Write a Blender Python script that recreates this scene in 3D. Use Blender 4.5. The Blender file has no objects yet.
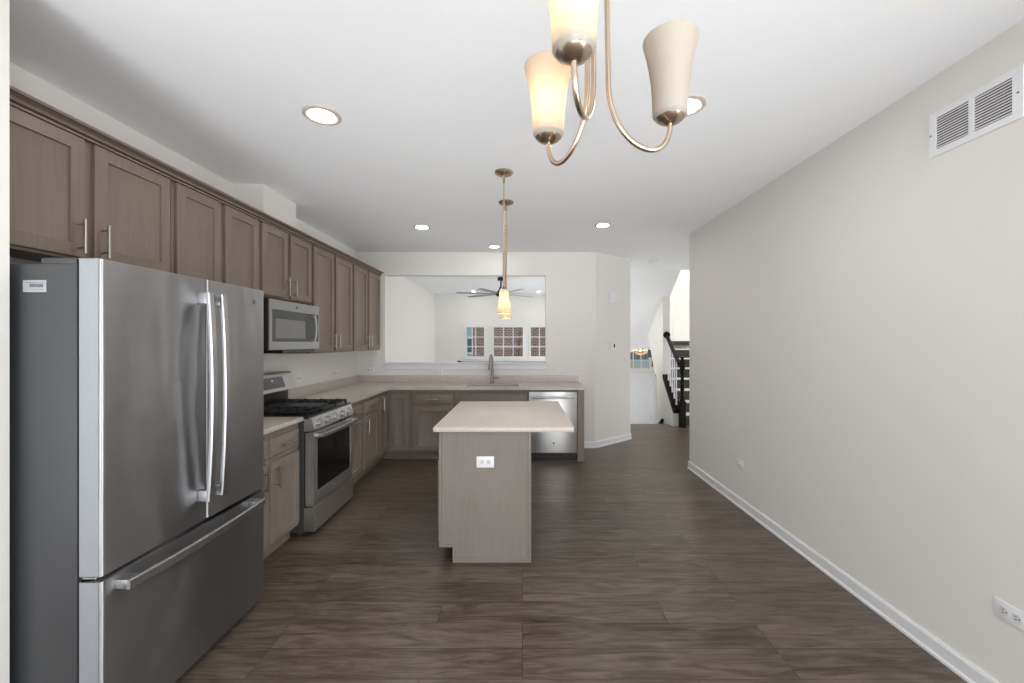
import bpy, bmesh, math, random
from mathutils import Vector, Matrix
PI = math.pi
random.seed(7)
scene = bpy.context.scene
COL = scene.collection

# ------------------------------------------------------------------ camera, world, exposure
cam_d = bpy.data.cameras.new('camera')
cam_d.sensor_width = 36.0
cam_d.lens = 410.0 / 1024.0 * 36.0
cam_d.shift_x = -10.5 / 1024.0
cam_d.shift_y = 0.5 / 1024.0
cam_d.clip_start = 0.05
cam_d.clip_end = 100
cam = bpy.data.objects.new('camera', cam_d)
cam.location = (0, 0, 1.48)
cam.rotation_euler = (PI / 2, 0, 0)
COL.objects.link(cam)
scene.camera = cam

world = bpy.data.worlds.new('sky')
scene.world = world
world.use_nodes = True
wn = world.node_tree.nodes
wn['Background'].inputs[0].default_value = (0.90, 0.95, 1.0, 1)
wn['Background'].inputs[1].default_value = 1.2

vs = scene.view_settings
vs.view_transform = 'Standard'
vs.look = 'None'
vs.exposure = 0.05
vs.gamma = 1.0
vs.use_curve_mapping = False
scene.cycles.use_denoising = True
scene.cycles.max_bounces = 10
scene.cycles.diffuse_bounces = 6
scene.cycles.sample_clamp_indirect = 6.0
scene.cycles.caustics_reflective = False
scene.cycles.caustics_refractive = False


def area(name, loc, rot, sx, sy, power, color=(1, 1, 1), portal=False):
    l = bpy.data.lights.new(name, 'AREA')
    l.shape = 'RECTANGLE'
    l.size, l.size_y = sx, sy
    l.energy = power
    l.color = color
    if portal:
        l.cycles.is_portal = True
    o = bpy.data.objects.new(name, l)
    o.location = loc
    o.rotation_euler = rot
    COL.objects.link(o)
    return o


# unseen fill lamps added behind the camera
area('dining_fill', (-0.15, -2.40, 0.70), (PI / 2, 0, 0), 4.0, 1.2, 30, (0.97, 0.985, 1.0))  # added fill for the lower walls
area('ceiling_fill', (-0.15, -2.3, 0.25), (math.radians(125), 0, 0), 4.0, 0.6, 38, (0.97, 0.985, 1.0))  # added lamp tilted up to brighten the ceiling
area('far_ceiling_fill', (-0.15, -2.3, 0.4), (math.radians(114), 0, 0), 4.0, 0.8, 16, (0.97, 0.985, 1.0)).data.spread = math.radians(38)  # narrow added beam that lifts the far ceiling
area('right_rear_fill', (1.94, -1.3, 1.15), (PI / 2, 0, PI / 2), 2.2, 2.0, 108, (0.97, 0.985, 1.0))  # added fill for the cabinet and appliance fronts on the left
# living room: added fill lamp out of view on the right, no window there
area('living_side_fill', (1.48, 8.4, 1.0), (math.radians(110), 0, PI / 2), 3.6, 1.6, 96, (0.95, 0.98, 1.0))
# hall: fill lamp added at the right, beyond the end of the right wall
area('hall_fill', (3.68, 5.9, 0.35), (math.radians(130), 0, PI / 2), 2.0, 0.5, 19, (0.98, 0.99, 1.0))
# entry: unseen fill lamp added to brighten the front door
area('entry_fill', (1.70, 8.9, 0.0), (PI / 2, 0, -math.radians(50)), 1.2, 1.6, 28, (0.97, 0.985, 1.0))
# fill lamp added out of view above the stairwell, shining down
area('stairwell_fill', (3.26, 8.4, 5.25), (0, 0, 0), 0.8, 1.8, 62, (0.99, 0.99, 1.0))
DINING_X0, DINING_Y0 = -2.305, -2.5

# ------------------------------------------------------------------ materials


def lin(c):
    return tuple((v / 255 / 12.92) if v / 255 <= 0.04045 else ((v / 255 + 0.055) / 1.055) ** 2.4 for v in c) + (1,)


def mat(name, rgb, rough=0.5, metal=0.0, spec=0.5, coat=0.0):
    m = bpy.data.materials.new(name)
    m.use_nodes = True
    b = m.node_tree.nodes['Principled BSDF']
    b.inputs['Base Color'].default_value = lin(rgb)
    b.inputs['Roughness'].default_value = rough
    b.inputs['Metallic'].default_value = metal
    b.inputs['Specular IOR Level'].default_value = spec
    b.inputs['Coat Weight'].default_value = coat
    return m


def nodes(m):
    nt = m.node_tree
    return nt, nt.nodes, nt.links, nt.nodes['Principled BSDF']


def noise_on(m, scale, detail, lo, hi, mapping=(1, 1, 1), amount=None, bump=0.0, bdist=0.002, rough=None):
    """colour varied between lo and hi by stretched noise in object space"""
    nt, N, L, b = nodes(m)
    tc = N.new('ShaderNodeTexCoord')
    mp = N.new('ShaderNodeMapping')
    mp.inputs['Scale'].default_value = mapping
    nz = N.new('ShaderNodeTexNoise')
    nz.inputs['Scale'].default_value = scale
    nz.inputs['Detail'].default_value = detail
    cr = N.new('ShaderNodeValToRGB')
    cr.color_ramp.elements[0].position = 0.3
    cr.color_ramp.elements[1].position = 0.7
    cr.color_ramp.elements[0].color = lin(lo)
    cr.color_ramp.elements[1].color = lin(hi)
    L.new(tc.outputs['Object'], mp.inputs['Vector'])
    L.new(mp.outputs[0], nz.inputs['Vector'])
    L.new(nz.outputs['Fac'], cr.inputs['Fac'])
    L.new(cr.outputs[0], b.inputs['Base Color'])
    if bump:
        bp = N.new('ShaderNodeBump')
        bp.inputs['Strength'].default_value = bump
        bp.inputs['Distance'].default_value = bdist
        L.new(nz.outputs['Fac'], bp.inputs['Height'])
        L.new(bp.outputs[0], b.inputs['Normal'])
    return m


def emit(name, rgb, strength):
    m = bpy.data.materials.new(name)
    m.use_nodes = True
    nt, N, L, b = nodes(m)
    b.inputs['Base Color'].default_value = (0.8, 0.8, 0.8, 1)
    b.inputs['Emission Color'].default_value = lin(rgb)
    b.inputs['Emission Strength'].default_value = strength
    return m


M = {}
M['wall'] = noise_on(mat('wall_paint', (232, 229, 223), 0.75, spec=0.2), 180, 3, (231, 229, 225), (233, 231, 227), bump=0.05, bdist=0.0006)
M['ceiling'] = noise_on(mat('ceiling_paint', (232, 233, 236), 0.85, spec=0.15), 150, 3, (243, 244, 246), (246, 247, 249), bump=0.04, bdist=0.0006)
M['trim'] = noise_on(mat('white_trim', (233, 234, 237), 0.4), 60, 2, (231, 232, 235), (235, 236, 239))


def wood_mat(name, lo, hi, rough=0.42):
    m = mat(name, lo, rough, spec=0.35)
    nt, N, L, b = nodes(m)
    tc = N.new('ShaderNodeTexCoord')
    mp = N.new('ShaderNodeMapping')
    mp.inputs['Scale'].default_value = (38, 38, 1.6)
    n1 = N.new('ShaderNodeTexNoise')
    n1.inputs['Scale'].default_value = 2.2
    n1.inputs['Detail'].default_value = 6
    n1.inputs['Distortion'].default_value = 0.4
    n2 = N.new('ShaderNodeTexNoise')
    n2.inputs['Scale'].default_value = 3.0
    n2.inputs['Detail'].default_value = 2
    mx = N.new('ShaderNodeMath')
    mx.operation = 'MULTIPLY_ADD'
    mx.inputs[1].default_value = 0.6
    sc = N.new('ShaderNodeMath')
    sc.operation = 'MULTIPLY'
    sc.inputs[1].default_value = 0.4
    cr = N.new('ShaderNodeValToRGB')
    cr.color_ramp.elements[0].position = 0.32
    cr.color_ramp.elements[1].position = 0.68
    cr.color_ramp.elements[0].color = lin(lo)
    cr.color_ramp.elements[1].color = lin(hi)
    L.new(tc.outputs['Object'], mp.inputs['Vector'])
    L.new(mp.outputs[0], n1.inputs['Vector'])
    L.new(tc.outputs['Object'], n2.inputs['Vector'])
    L.new(n2.outputs['Fac'], sc.inputs[0])
    L.new(n1.outputs['Fac'], mx.inputs[0])
    L.new(sc.outputs[0], mx.inputs[2])
    L.new(mx.outputs[0], cr.inputs['Fac'])
    L.new(cr.outputs[0], b.inputs['Base Color'])
    return m


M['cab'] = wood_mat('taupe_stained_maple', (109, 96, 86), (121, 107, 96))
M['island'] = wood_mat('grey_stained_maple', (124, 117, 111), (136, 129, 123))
M['base'] = wood_mat('lightened_taupe_maple', (126, 115, 107), (139, 128, 119))  # stain lightened to make up for weak light on the lower cabinets
M['dark_wood'] = wood_mat('espresso_wood', (16, 11, 9), (25, 18, 15), 0.5)
M['dark_wood'].node_tree.nodes['Principled BSDF'].inputs['Specular IOR Level'].default_value = 0.15


def floor_mat():
    m = mat('dark_plank_floor', (70, 60, 53), 0.36, spec=0.36)
    nt, N, L, b = nodes(m)
    tc = N.new('ShaderNodeTexCoord')
    br = N.new('ShaderNodeTexBrick')
    br.offset = 0.37
    br.offset_frequency = 3
    br.inputs['Scale'].default_value = 1.0
    br.inputs['Brick Width'].default_value = 1.22
    br.inputs['Row Height'].default_value = 0.18
    br.inputs['Mortar Size'].default_value = 0.0012
    br.inputs['Mortar Smooth'].default_value = 0.2
    br.inputs['Color1'].default_value = (0.12, 0.12, 0.12, 1)
    br.inputs['Color2'].default_value = (0.88, 0.88, 0.88, 1)
    br.inputs['Mortar'].default_value = (0, 0, 0, 1)
    L.new(tc.outputs['Object'], br.inputs['Vector'])
    # shift the grain per plank
    ad = N.new('ShaderNodeVectorMath')
    ad.operation = 'MULTIPLY_ADD'
    ad.inputs[1].default_value = (7.0, 3.0, 5.0)
    L.new(br.outputs['Color'], ad.inputs[0])
    L.new(tc.outputs['Object'], ad.inputs[2])
    mp = N.new('ShaderNodeMapping')
    mp.inputs['Scale'].default_value = (1.5, 11.0, 1)
    L.new(ad.outputs[0], mp.inputs['Vector'])
    g = N.new('ShaderNodeTexNoise')
    g.inputs['Scale'].default_value = 1.6
    g.inputs['Detail'].default_value = 9
    g.inputs['Roughness'].default_value = 0.62
    g.inputs['Distortion'].default_value = 1.5
    L.new(mp.outputs[0], g.inputs['Vector'])
    mp2 = N.new('ShaderNodeMapping')
    mp2.inputs['Scale'].default_value = (5, 60, 1)
    L.new(ad.outputs[0], mp2.inputs['Vector'])
    g2 = N.new('ShaderNodeTexNoise')
    g2.inputs['Scale'].default_value = 1.5
    g2.inputs['Detail'].default_value = 4
    L.new(mp2.outputs[0], g2.inputs['Vector'])
    s1 = N.new('ShaderNodeMath')
    s1.operation = 'MULTIPLY_ADD'
    s1.inputs[1].default_value = 0.13
    s1.inputs[2].default_value = -0.08
    L.new(br.outputs['Color'], s1.inputs[0])
    s2 = N.new('ShaderNodeMath')
    s2.operation = 'MULTIPLY_ADD'
    s2.inputs[1].default_value = 0.90
    L.new(g.outputs['Fac'], s2.inputs[0])
    L.new(s1.outputs[0], s2.inputs[2])
    s3 = N.new('ShaderNodeMath')
    s3.operation = 'MULTIPLY_ADD'
    s3.inputs[1].default_value = 0.26
    L.new(g2.outputs['Fac'], s3.inputs[0])
    L.new(s2.outputs[0], s3.inputs[2])
    cr = N.new('ShaderNodeValToRGB')
    e = cr.color_ramp.elements
    e[0].position = 0.32
    e[0].color = lin((53, 45, 38))
    e[1].position = 0.74
    e[1].color = lin((116, 104, 93))
    k = e.new(0.5)
    k.color = lin((83, 73, 64))
    L.new(s3.outputs[0], cr.inputs['Fac'])
    mm = N.new('ShaderNodeMixRGB')
    mm.inputs['Color2'].default_value = lin((30, 25, 22))
    L.new(br.outputs['Fac'], mm.inputs['Fac'])
    L.new(cr.outputs[0], mm.inputs['Color1'])
    L.new(mm.outputs[0], b.inputs['Base Color'])
    rr = N.new('ShaderNodeMapRange')
    rr.inputs['To Min'].default_value = 0.24
    rr.inputs['To Max'].default_value = 0.38
    L.new(g.outputs['Fac'], rr.inputs['Value'])
    L.new(rr.outputs[0], b.inputs['Roughness'])
    bp = N.new('ShaderNodeBump')
    bp.inputs['Strength'].default_value = 0.12
    bp.inputs['Distance'].default_value = 0.0015
    L.new(s3.outputs[0], bp.inputs['Height'])
    L.new(bp.outputs[0], b.inputs['Normal'])
    return m


M['floor'] = floor_mat()


def quartz_mat():
    m = mat('speckled_quartz', (200, 190, 181), 0.28, spec=0.45)
    nt, N, L, b = nodes(m)
    tc = N.new('ShaderNodeTexCoord')
    n1 = N.new('ShaderNodeTexNoise')
    n1.inputs['Scale'].default_value = 120
    n1.inputs['Detail'].default_value = 4
    n1.inputs['Roughness'].default_value = 0.7
    cr = N.new('ShaderNodeValToRGB')
    e = cr.color_ramp.elements
    e[0].position = 0.30
    e[0].color = lin((140, 129, 120))
    e[1].position = 0.62
    e[1].color = lin((208, 202, 196))
    k = e.new(0.42)
    k.color = lin((190, 182, 175))
    L.new(tc.outputs['Object'], n1.inputs['Vector'])
    L.new(n1.outputs['Fac'], cr.inputs['Fac'])
    L.new(cr.outputs[0], b.inputs['Base Color'])
    return m


M['quartz'] = quartz_mat()


def steel_mat(name, rgb, rough, wave=0.0, aniso=0.0, wscale=2.6):
    """brushed steel; horizontal brushing draws reflections out vertically"""
    m = mat(name, rgb, rough, metal=1.0)
    nt, N, L, b = nodes(m)
    tc = N.new('ShaderNodeTexCoord')
    if aniso:
        b.inputs['Anisotropic'].default_value = aniso
        b.inputs['Anisotropic Rotation'].default_value = 0.25
        tg = N.new('ShaderNodeTangent')
        tg.direction_type = 'RADIAL'
        tg.axis = 'Z'
        L.new(tg.outputs[0], b.inputs['Tangent'])
    nz = N.new('ShaderNodeTexNoise')
    nz.inputs['Scale'].default_value = 5
    nz.inputs['Detail'].default_value = 2
    L.new(tc.outputs['Object'], nz.inputs['Vector'])
    rr = N.new('ShaderNodeMapRange')
    rr.inputs['To Min'].default_value = rough - 0.02
    rr.inputs['To Max'].default_value = rough + 0.03
    L.new(nz.outputs['Fac'], rr.inputs['Value'])
    L.new(rr.outputs[0], b.inputs['Roughness'])
    if wave:
        mp = N.new('ShaderNodeMapping')
        mp.inputs['Scale'].default_value = (1.0, 1.0, 0.45)
        w = N.new('ShaderNodeTexNoise')
        w.inputs['Scale'].default_value = wscale
        w.inputs['Detail'].default_value = 1.5
        L.new(tc.outputs['Object'], mp.inputs['Vector'])
        L.new(mp.outputs[0], w.inputs['Vector'])
        bp = N.new('ShaderNodeBump')
        bp.inputs['Strength'].default_value = 1.0
        bp.inputs['Distance'].default_value = wave
        L.new(w.outputs['Fac'], bp.inputs['Height'])
        L.new(bp.outputs[0], b.inputs['Normal'])
    return m


M['fridge'] = steel_mat('brushed_fridge_steel', (164, 164, 166), 0.38, wave=0.04, aniso=0.9, wscale=3.2)
M['steel'] = steel_mat('brushed_steel', (212, 211, 210), 0.40, wave=0.006, aniso=0.8)
M['steel_dull'] = steel_mat('brushed_microwave_steel', (160, 159, 157), 0.38)
M['handle'] = steel_mat('satin_steel_handle', (178, 179, 181), 0.36)
M['pull'] = steel_mat('satin_nickel_pull', (172, 168, 163), 0.34)
M['faucet'] = steel_mat('grey_stainless_faucet', (150, 145, 140), 0.34)
M['nickel'] = steel_mat('brushed_nickel', (192, 174, 154), 0.26)
M['fridge_side'] = noise_on(mat('charcoal_enamel', (60, 61, 63), 0.45), 300, 2, (58, 59, 61), (63, 64, 66), bump=0.05, bdist=0.0005)
M['door_edge'] = noise_on(mat('grey_door_edge', (150, 154, 159), 0.4, metal=0.3), 200, 2, (147, 151, 156), (153, 157, 162))
M['black'] = noise_on(mat('black_enamel', (18, 18, 19), 0.3), 50, 2, (16, 16, 17), (21, 21, 22))
M['iron'] = noise_on(mat('cast_iron', (20, 20, 21), 0.55), 120, 3, (16, 16, 17), (27, 27, 28), bump=0.2, bdist=0.001)
M['black_glass'] = noise_on(mat('black_glass', (14, 14, 15), 0.06, spec=0.6), 30, 2, (12, 12, 13), (16, 16, 17))
M['grey_glass'] = noise_on(mat('grey_mesh_glass', (120, 120, 117), 0.15), 900, 1, (95, 95, 93), (140, 140, 137))
M['smoke_glass'] = noise_on(mat('smoked_glass', (78, 79, 79), 0.12), 200, 1, (74, 75, 75), (82, 83, 83))
M['griddle'] = noise_on(mat('griddle_iron', (48, 46, 43), 0.5), 90, 3, (40, 38, 36), (58, 55, 51))
M['plastic'] = noise_on(mat('white_plastic', (236, 237, 240), 0.35), 40, 2, (234, 235, 238), (238, 239, 242))
M['grey_plastic'] = noise_on(mat('pale_grey_plastic', (214, 218, 220), 0.4), 40, 2, (211, 215, 217), (217, 221, 223))
M['slot'] = noise_on(mat('dark_slot', (30, 30, 32), 0.6), 40, 2, (27, 27, 29), (33, 33, 35))
M['emblem'] = noise_on(mat('emblem_grey', (92, 93, 96), 0.35, metal=0.4), 200, 2, (86, 87, 90), (100, 101, 104))
M['label'] = noise_on(mat('silver_label', (150, 152, 155), 0.5), 60, 2, (146, 148, 151), (154, 156, 159))
M['ink'] = noise_on(mat('grey_ink', (82, 84, 90), 0.6), 60, 2, (78, 80, 86), (88, 90, 96))
M['carpet'] = noise_on(mat('olive_carpet', (86, 82, 72), 0.95, spec=0.1), 400, 3, (72, 69, 60), (98, 94, 83), bump=0.4, bdist=0.004)
M['lens'] = emit('lit_lens', (255, 251, 246), 128.0)
M['lens_dim'] = emit('lit_lens_dim', (255, 250, 243), 26.0)
M['baffle'] = noise_on(mat('warm_baffle', (232, 224, 210), 0.5), 40, 2, (229, 221, 207), (235, 227, 213))
M['ring'] = noise_on(mat('brushed_trim_ring', (190, 180, 168), 0.5), 90, 2, (186, 176, 164), (194, 184, 172))
M['bulb'] = emit('lit_bulb', (255, 222, 172), 70.0)
M['bulb_bright'] = emit('lit_bulb_bright', (255, 226, 180), 260.0)
M['bulb_off'] = noise_on(mat('white_bulb', (235, 232, 225), 0.3), 40, 2, (232, 229, 222), (238, 235, 228))


def shade_mat(name, rgb, fac):
    m = bpy.data.materials.new(name)
    m.use_nodes = True
    nt = m.node_tree
    N, L = nt.nodes, nt.links
    N.clear()
    out = N.new('ShaderNodeOutputMaterial')
    d = N.new('ShaderNodeBsdfDiffuse')
    t = N.new('ShaderNodeBsdfTranslucent')
    gl = N.new('ShaderNodeBsdfGlossy')
    gl.inputs['Roughness'].default_value = 0.25
    tc = N.new('ShaderNodeTexCoord')
    nz = N.new('ShaderNodeTexNoise')
    nz.inputs['Scale'].default_value = 30
    cr = N.new('ShaderNodeValToRGB')
    cr.color_ramp.elements[0].color = lin(rgb)
    cr.color_ramp.elements[1].color = lin(tuple(min(255, v + 4) for v in rgb))
    L.new(tc.outputs['Object'], nz.inputs['Vector'])
    L.new(nz.outputs['Fac'], cr.inputs['Fac'])
    L.new(cr.outputs[0], d.inputs['Color'])
    t.inputs['Color'].default_value = lin((210, 199, 180))
    mx = N.new('ShaderNodeMixShader')
    mx.inputs[0].default_value = fac
    mg = N.new('ShaderNodeMixShader')
    mg.inputs[0].default_value = 0.04
    L.new(d.outputs[0], mx.inputs[1])
    L.new(t.outputs[0], mx.inputs[2])
    L.new(mx.outputs[0], mg.inputs[1])
    L.new(gl.outputs[0], mg.inputs[2])
    L.new(mg.outputs[0], out.inputs['Surface'])
    return m


M['frost'] = shade_mat('frosted_glass', (200, 194, 184), 0.56)


def pane_mat():
    m = bpy.data.materials.new('window_glass')
    m.use_nodes = True
    nt = m.node_tree
    N, L = nt.nodes, nt.links
    N.clear()
    out = N.new('ShaderNodeOutputMaterial')
    t = N.new('ShaderNodeBsdfTransparent')
    g = N.new('ShaderNodeBsdfGlossy')
    g.inputs['Roughness'].default_value = 0.02
    fr = N.new('ShaderNodeFresnel')
    fr.inputs['IOR'].default_value = 1.35
    mx = N.new('ShaderNodeMixShader')
    L.new(fr.outputs[0], mx.inputs[0])
    L.new(t.outputs[0], mx.inputs[1])
    L.new(g.outputs[0], mx.inputs[2])
    L.new(mx.outputs[0], out.inputs['Surface'])
    return m


M['pane'] = pane_mat()


def brick_mat():
    m = mat('brown_brick', (120, 100, 90), 0.85, spec=0.2)
    nt, N, L, b = nodes(m)
    tc = N.new('ShaderNodeTexCoord')
    mp = N.new('ShaderNodeMapping')
    mp.inputs['Rotation'].default_value = (PI / 2, 0, 0)
    br = N.new('ShaderNodeTexBrick')
    br.inputs['Scale'].default_value = 1.0
    br.inputs['Brick Width'].default_value = 0.15
    br.inputs['Row Height'].default_value = 0.062
    br.inputs['Mortar Size'].default_value = 0.011
    br.inputs['Color1'].default_value = lin((96, 74, 66))
    br.inputs['Color2'].default_value = lin((134, 110, 98))
    br.inputs['Mortar'].default_value = lin((172, 156, 146))
    L.new(tc.outputs['Object'], mp.inputs['Vector'])
    L.new(mp.outputs[0], br.inputs['Vector'])
    L.new(br.outputs['Color'], b.inputs['Base Color'])
    return m


M['brick'] = brick_mat()


def siding_mat(name, lo, hi, vertical):
    m = mat(name, lo, 0.7)
    nt, N, L, b = nodes(m)
    tc = N.new('ShaderNodeTexCoord')
    wv = N.new('ShaderNodeTexWave')
    wv.bands_direction = 'X' if vertical else 'Z'
    wv.wave_profile = 'SAW'
    wv.inputs['Scale'].default_value = 1.8
    cr = N.new('ShaderNodeValToRGB')
    cr.color_ramp.elements[0].color = lin(lo)
    cr.color_ramp.elements[1].color = lin(hi)
    L.new(tc.outputs['Object'], wv.inputs['Vector'])
    L.new(wv.outputs['Fac'], cr.inputs['Fac'])
    L.new(cr.outputs[0], b.inputs['Base Color'])
    return m


M['teal'] = siding_mat('pale_teal_siding', (150, 196, 192), (176, 214, 208), False)
M['blue_siding'] = siding_mat('blue_grey_siding', (62, 72, 76), (128, 152, 156), True)
M['aqua'] = noise_on(mat('pale_aqua_blind', (176, 198, 196), 0.5), 8, 2, (170, 192, 190), (184, 206, 203))
M['teal_glass'] = noise_on(mat('teal_window_glass', (48, 92, 104), 0.15), 6, 2, (40, 82, 94), (60, 106, 118))
M['leaf'] = noise_on(mat('dry_leaves', (150, 128, 88), 0.8), 9, 2, (120, 98, 66), (182, 160, 116))
M['bark'] = noise_on(mat('bark', (84, 68, 58), 0.9), 20, 3, (70, 56, 48), (98, 80, 68))
M['grass'] = noise_on(mat('grass_ground', (96, 104, 70), 0.95), 12, 3, (84, 92, 60), (110, 118, 84))

# ------------------------------------------------------------------ mesh helpers


def BM():
    return bmesh.new()


def box(bm, x0, x1, y0, y1, z0, z1, bev=0.0, seg=2):
    x0, x1 = sorted((x0, x1))
    y0, y1 = sorted((y0, y1))
    z0, z1 = sorted((z0, z1))
    v = [bm.verts.new(p) for p in ((x0, y0, z0), (x1, y0, z0), (x1, y1, z0), (x0, y1, z0), (x0, y0, z1), (x1, y0, z1), (x1, y1, z1), (x0, y1, z1))]
    fs = [bm.faces.new([v[i] for i in f]) for f in ((3, 2, 1, 0), (4, 5, 6, 7), (0, 1, 5, 4), (1, 2, 6, 5), (2, 3, 7, 6), (3, 0, 4, 7))]
    if bev:
        es = list({e for f in fs for e in f.edges})
        bmesh.ops.bevel(bm, geom=es, offset=bev, segments=seg, profile=0.5, affect='EDGES')
    return bm


def prism(bm, pts, a0, a1, axis):
    """extrude a 2-D outline between a0 and a1 along axis ('x': pts are (y,z); 'y': (x,z); 'z': (x,y))"""
    def P(p, a):
        return {'x': (a, p[0], p[1]), 'y': (p[0], a, p[1]), 'z': (p[0], p[1], a)}[axis]
    A = [bm.verts.new(P(p, a0)) for p in pts]
    B = [bm.verts.new(P(p, a1)) for p in pts]
    n = len(pts)
    fs = [bm.faces.new(A[::-1]), bm.faces.new(B)]
    for i in range(n):
        fs.append(bm.faces.new((A[i], A[(i + 1) % n], B[(i + 1) % n], B[i])))
    bmesh.ops.recalc_face_normals(bm, faces=fs)
    return bm


def frames(pts):
    T = []
    for i in range(len(pts)):
        a = pts[max(0, i - 1)]
        b = pts[min(len(pts) - 1, i + 1)]
        T.append((b - a).normalized())
    up = Vector((0, 0, 1)) if abs(T[0].z) < 0.9 else Vector((1, 0, 0))
    n = (up - T[0] * up.dot(T[0])).normalized()
    out = []
    for t in T:
        n = (n - t * n.dot(t)).normalized()
        out.append((t, n, t.cross(n)))
    return out


def tube(bm, pts, r, seg=12):
    pts = [Vector(p) for p in pts]
    rr = r if isinstance(r, (list, tuple)) else [r] * len(pts)
    rings = []
    for p, (t, n, b), q in zip(pts, frames(pts), rr):
        rings.append([bm.verts.new(p + (n * math.cos(2 * PI * k / seg) + b * math.sin(2 * PI * k / seg)) * q) for k in range(seg)])
    fs = []
    for A, B in zip(rings, rings[1:]):
        for k in range(seg):
            fs.append(bm.faces.new((A[k], A[(k + 1) % seg], B[(k + 1) % seg], B[k])))
    fs.append(bm.faces.new(rings[0][::-1]))
    fs.append(bm.faces.new(rings[-1]))
    bmesh.ops.recalc_face_normals(bm, faces=fs)
    return bm


def sweep_rect(bm, pts, side, w, h):
    """flat bar along pts; side = width direction"""
    pts = [Vector(p) for p in pts]
    side = Vector(side).normalized()
    rings = []
    for i, p in enumerate(pts):
        t = (pts[min(len(pts) - 1, i + 1)] - pts[max(0, i - 1)]).normalized()
        n = t.cross(side).normalized()
        c = 0.25
        rings.append([bm.verts.new(p + side * (w / 2 * a) + n * (h / 2 * b)) for a, b in
                      ((-1, -1 + 2 * c), (-1 + c, -1), (1 - c, -1), (1, -1 + 2 * c), (1, 1 - 2 * c), (1 - c, 1), (-1 + c, 1), (-1, 1 - 2 * c))])
    fs = []
    for A, B in zip(rings, rings[1:]):
        for k in range(8):
            fs.append(bm.faces.new((A[k], A[(k + 1) % 8], B[(k + 1) % 8], B[k])))
    fs.append(bm.faces.new(rings[0][::-1]))
    fs.append(bm.faces.new(rings[-1]))
    bmesh.ops.recalc_face_normals(bm, faces=fs)
    return bm


def lathe(bm, prof, c=(0, 0, 0), seg=32, axis='z'):
    rings = []
    for r, z in prof:
        ring = []
        for k in range(seg):
            a = 2 * PI * k / seg
            if axis == 'z':
                p = (c[0] + r * math.cos(a), c[1] + r * math.sin(a), c[2] + z)
            elif axis == 'y':
                p = (c[0] + r * math.cos(a), c[1] + z, c[2] + r * math.sin(a))
            else:
                p = (c[0] + z, c[1] + r * math.cos(a), c[2] + r * math.sin(a))
            ring.append(bm.verts.new(p))
        rings.append(ring)
    fs = []
    for A, B in zip(rings, rings[1:]):
        for k in range(seg):
            fs.append(bm.faces.new((A[k], A[(k + 1) % seg], B[(k + 1) % seg], B[k])))
    if prof[0][0] > 1e-5 and prof[0] != prof[-1]:
        fs.append(bm.faces.new(rings[0][::-1]))
    if prof[-1][0] > 1e-5 and prof[0] != prof[-1]:
        fs.append(bm.faces.new(rings[-1]))
    bmesh.ops.remove_doubles(bm, verts=[v for R in rings for v in R], dist=1e-6)
    bmesh.ops.recalc_face_normals(bm, faces=[f for f in bm.faces])
    return bm


def disc(bm, c, r, d, axis, seg=20):
    """a coin of thickness d starting at c"""
    return lathe(bm, [(r, 0), (r, d)], c, seg, axis)


def obj(name, bm, m, parent=None, off=None, smooth=True):
    if off is not None:
        bmesh.ops.translate(bm, verts=bm.verts, vec=-Vector(off))
    me = bpy.data.meshes.new(name)
    bm.to_mesh(me)
    bm.free()
    me.materials.append(M[m] if isinstance(m, str) else m)
    if smooth:
        me.shade_smooth()
        me.set_sharp_from_angle(angle=math.radians(32))
    o = bpy.data.objects.new(name, me)
    COL.objects.link(o)
    if parent is not None:
        o.parent = parent
    return o


def tag(o, label, cat, group=None):
    o['label'] = label
    o['category'] = cat
    if group:
        o['group'] = group
    return o


def thing(name, label, cat, loc=(0, 0, 0), rotz=0.0, group=None):
    o = bpy.data.objects.new(name, None)
    o.empty_display_size = 0.1
    COL.objects.link(o)
    o.location = loc
    o.rotation_euler = (0, 0, rotz)
    return tag(o, label, cat, group)


def struct(name, bm, m, parent=None, label=None):
    o = obj(name, bm, m, parent, smooth=False)
    if parent is None:
        o['kind'] = 'structure'
    if label:
        o['label'] = label
    return o


def slab_holes(bm, axis, a0, a1, u0, u1, v0, v1, holes):
    """a slab between a0 and a1 along axis with rectangular holes (u0,u1,v0,v1)"""
    us = sorted({u0, u1} | {h[0] for h in holes} | {h[1] for h in holes})
    vv = sorted({v0, v1} | {h[2] for h in holes} | {h[3] for h in holes})
    for i in range(len(us) - 1):
        for j in range(len(vv) - 1):
            cu, cv = (us[i] + us[i + 1]) / 2, (vv[j] + vv[j + 1]) / 2
            if any(h[0] < cu < h[1] and h[2] < cv < h[3] for h in holes):
                continue
            if axis == 'y':
                box(bm, us[i], us[i + 1], a0, a1, vv[j], vv[j + 1])
            elif axis == 'x':
                box(bm, a0, a1, us[i], us[i + 1], vv[j], vv[j + 1])
            else:
                box(bm, us[i], us[i + 1], vv[j], vv[j + 1], a0, a1)
    bmesh.ops.remove_doubles(bm, verts=bm.verts, dist=1e-5)
    dup = [f for f in bm.faces if all(len(e.link_faces) > 2 for e in f.edges) or False]
    return bm


# ------------------------------------------------------------------ room shell
H = 2.74
XL, XR = -2.305, 1.955
YB = 5.74            # wall with the pass-through
YF = 10.8            # far wall of the living room
T = 0.12

bm = BM()
slab_holes(bm, 'z', -0.2, 0.0, XL - T, 3.87, DINING_Y0, YF + T, [(1.65, 3.87, 7.41, YF + T)])
struct('floor', bm, 'floor')

bm = BM()
slab_holes(bm, 'z', H, H + 0.12, XL - T, 3.87, DINING_Y0, YF + T, [(1.65, 3.87, 7.17, YF + T)])
struct('ceiling', bm, 'ceiling')
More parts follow.
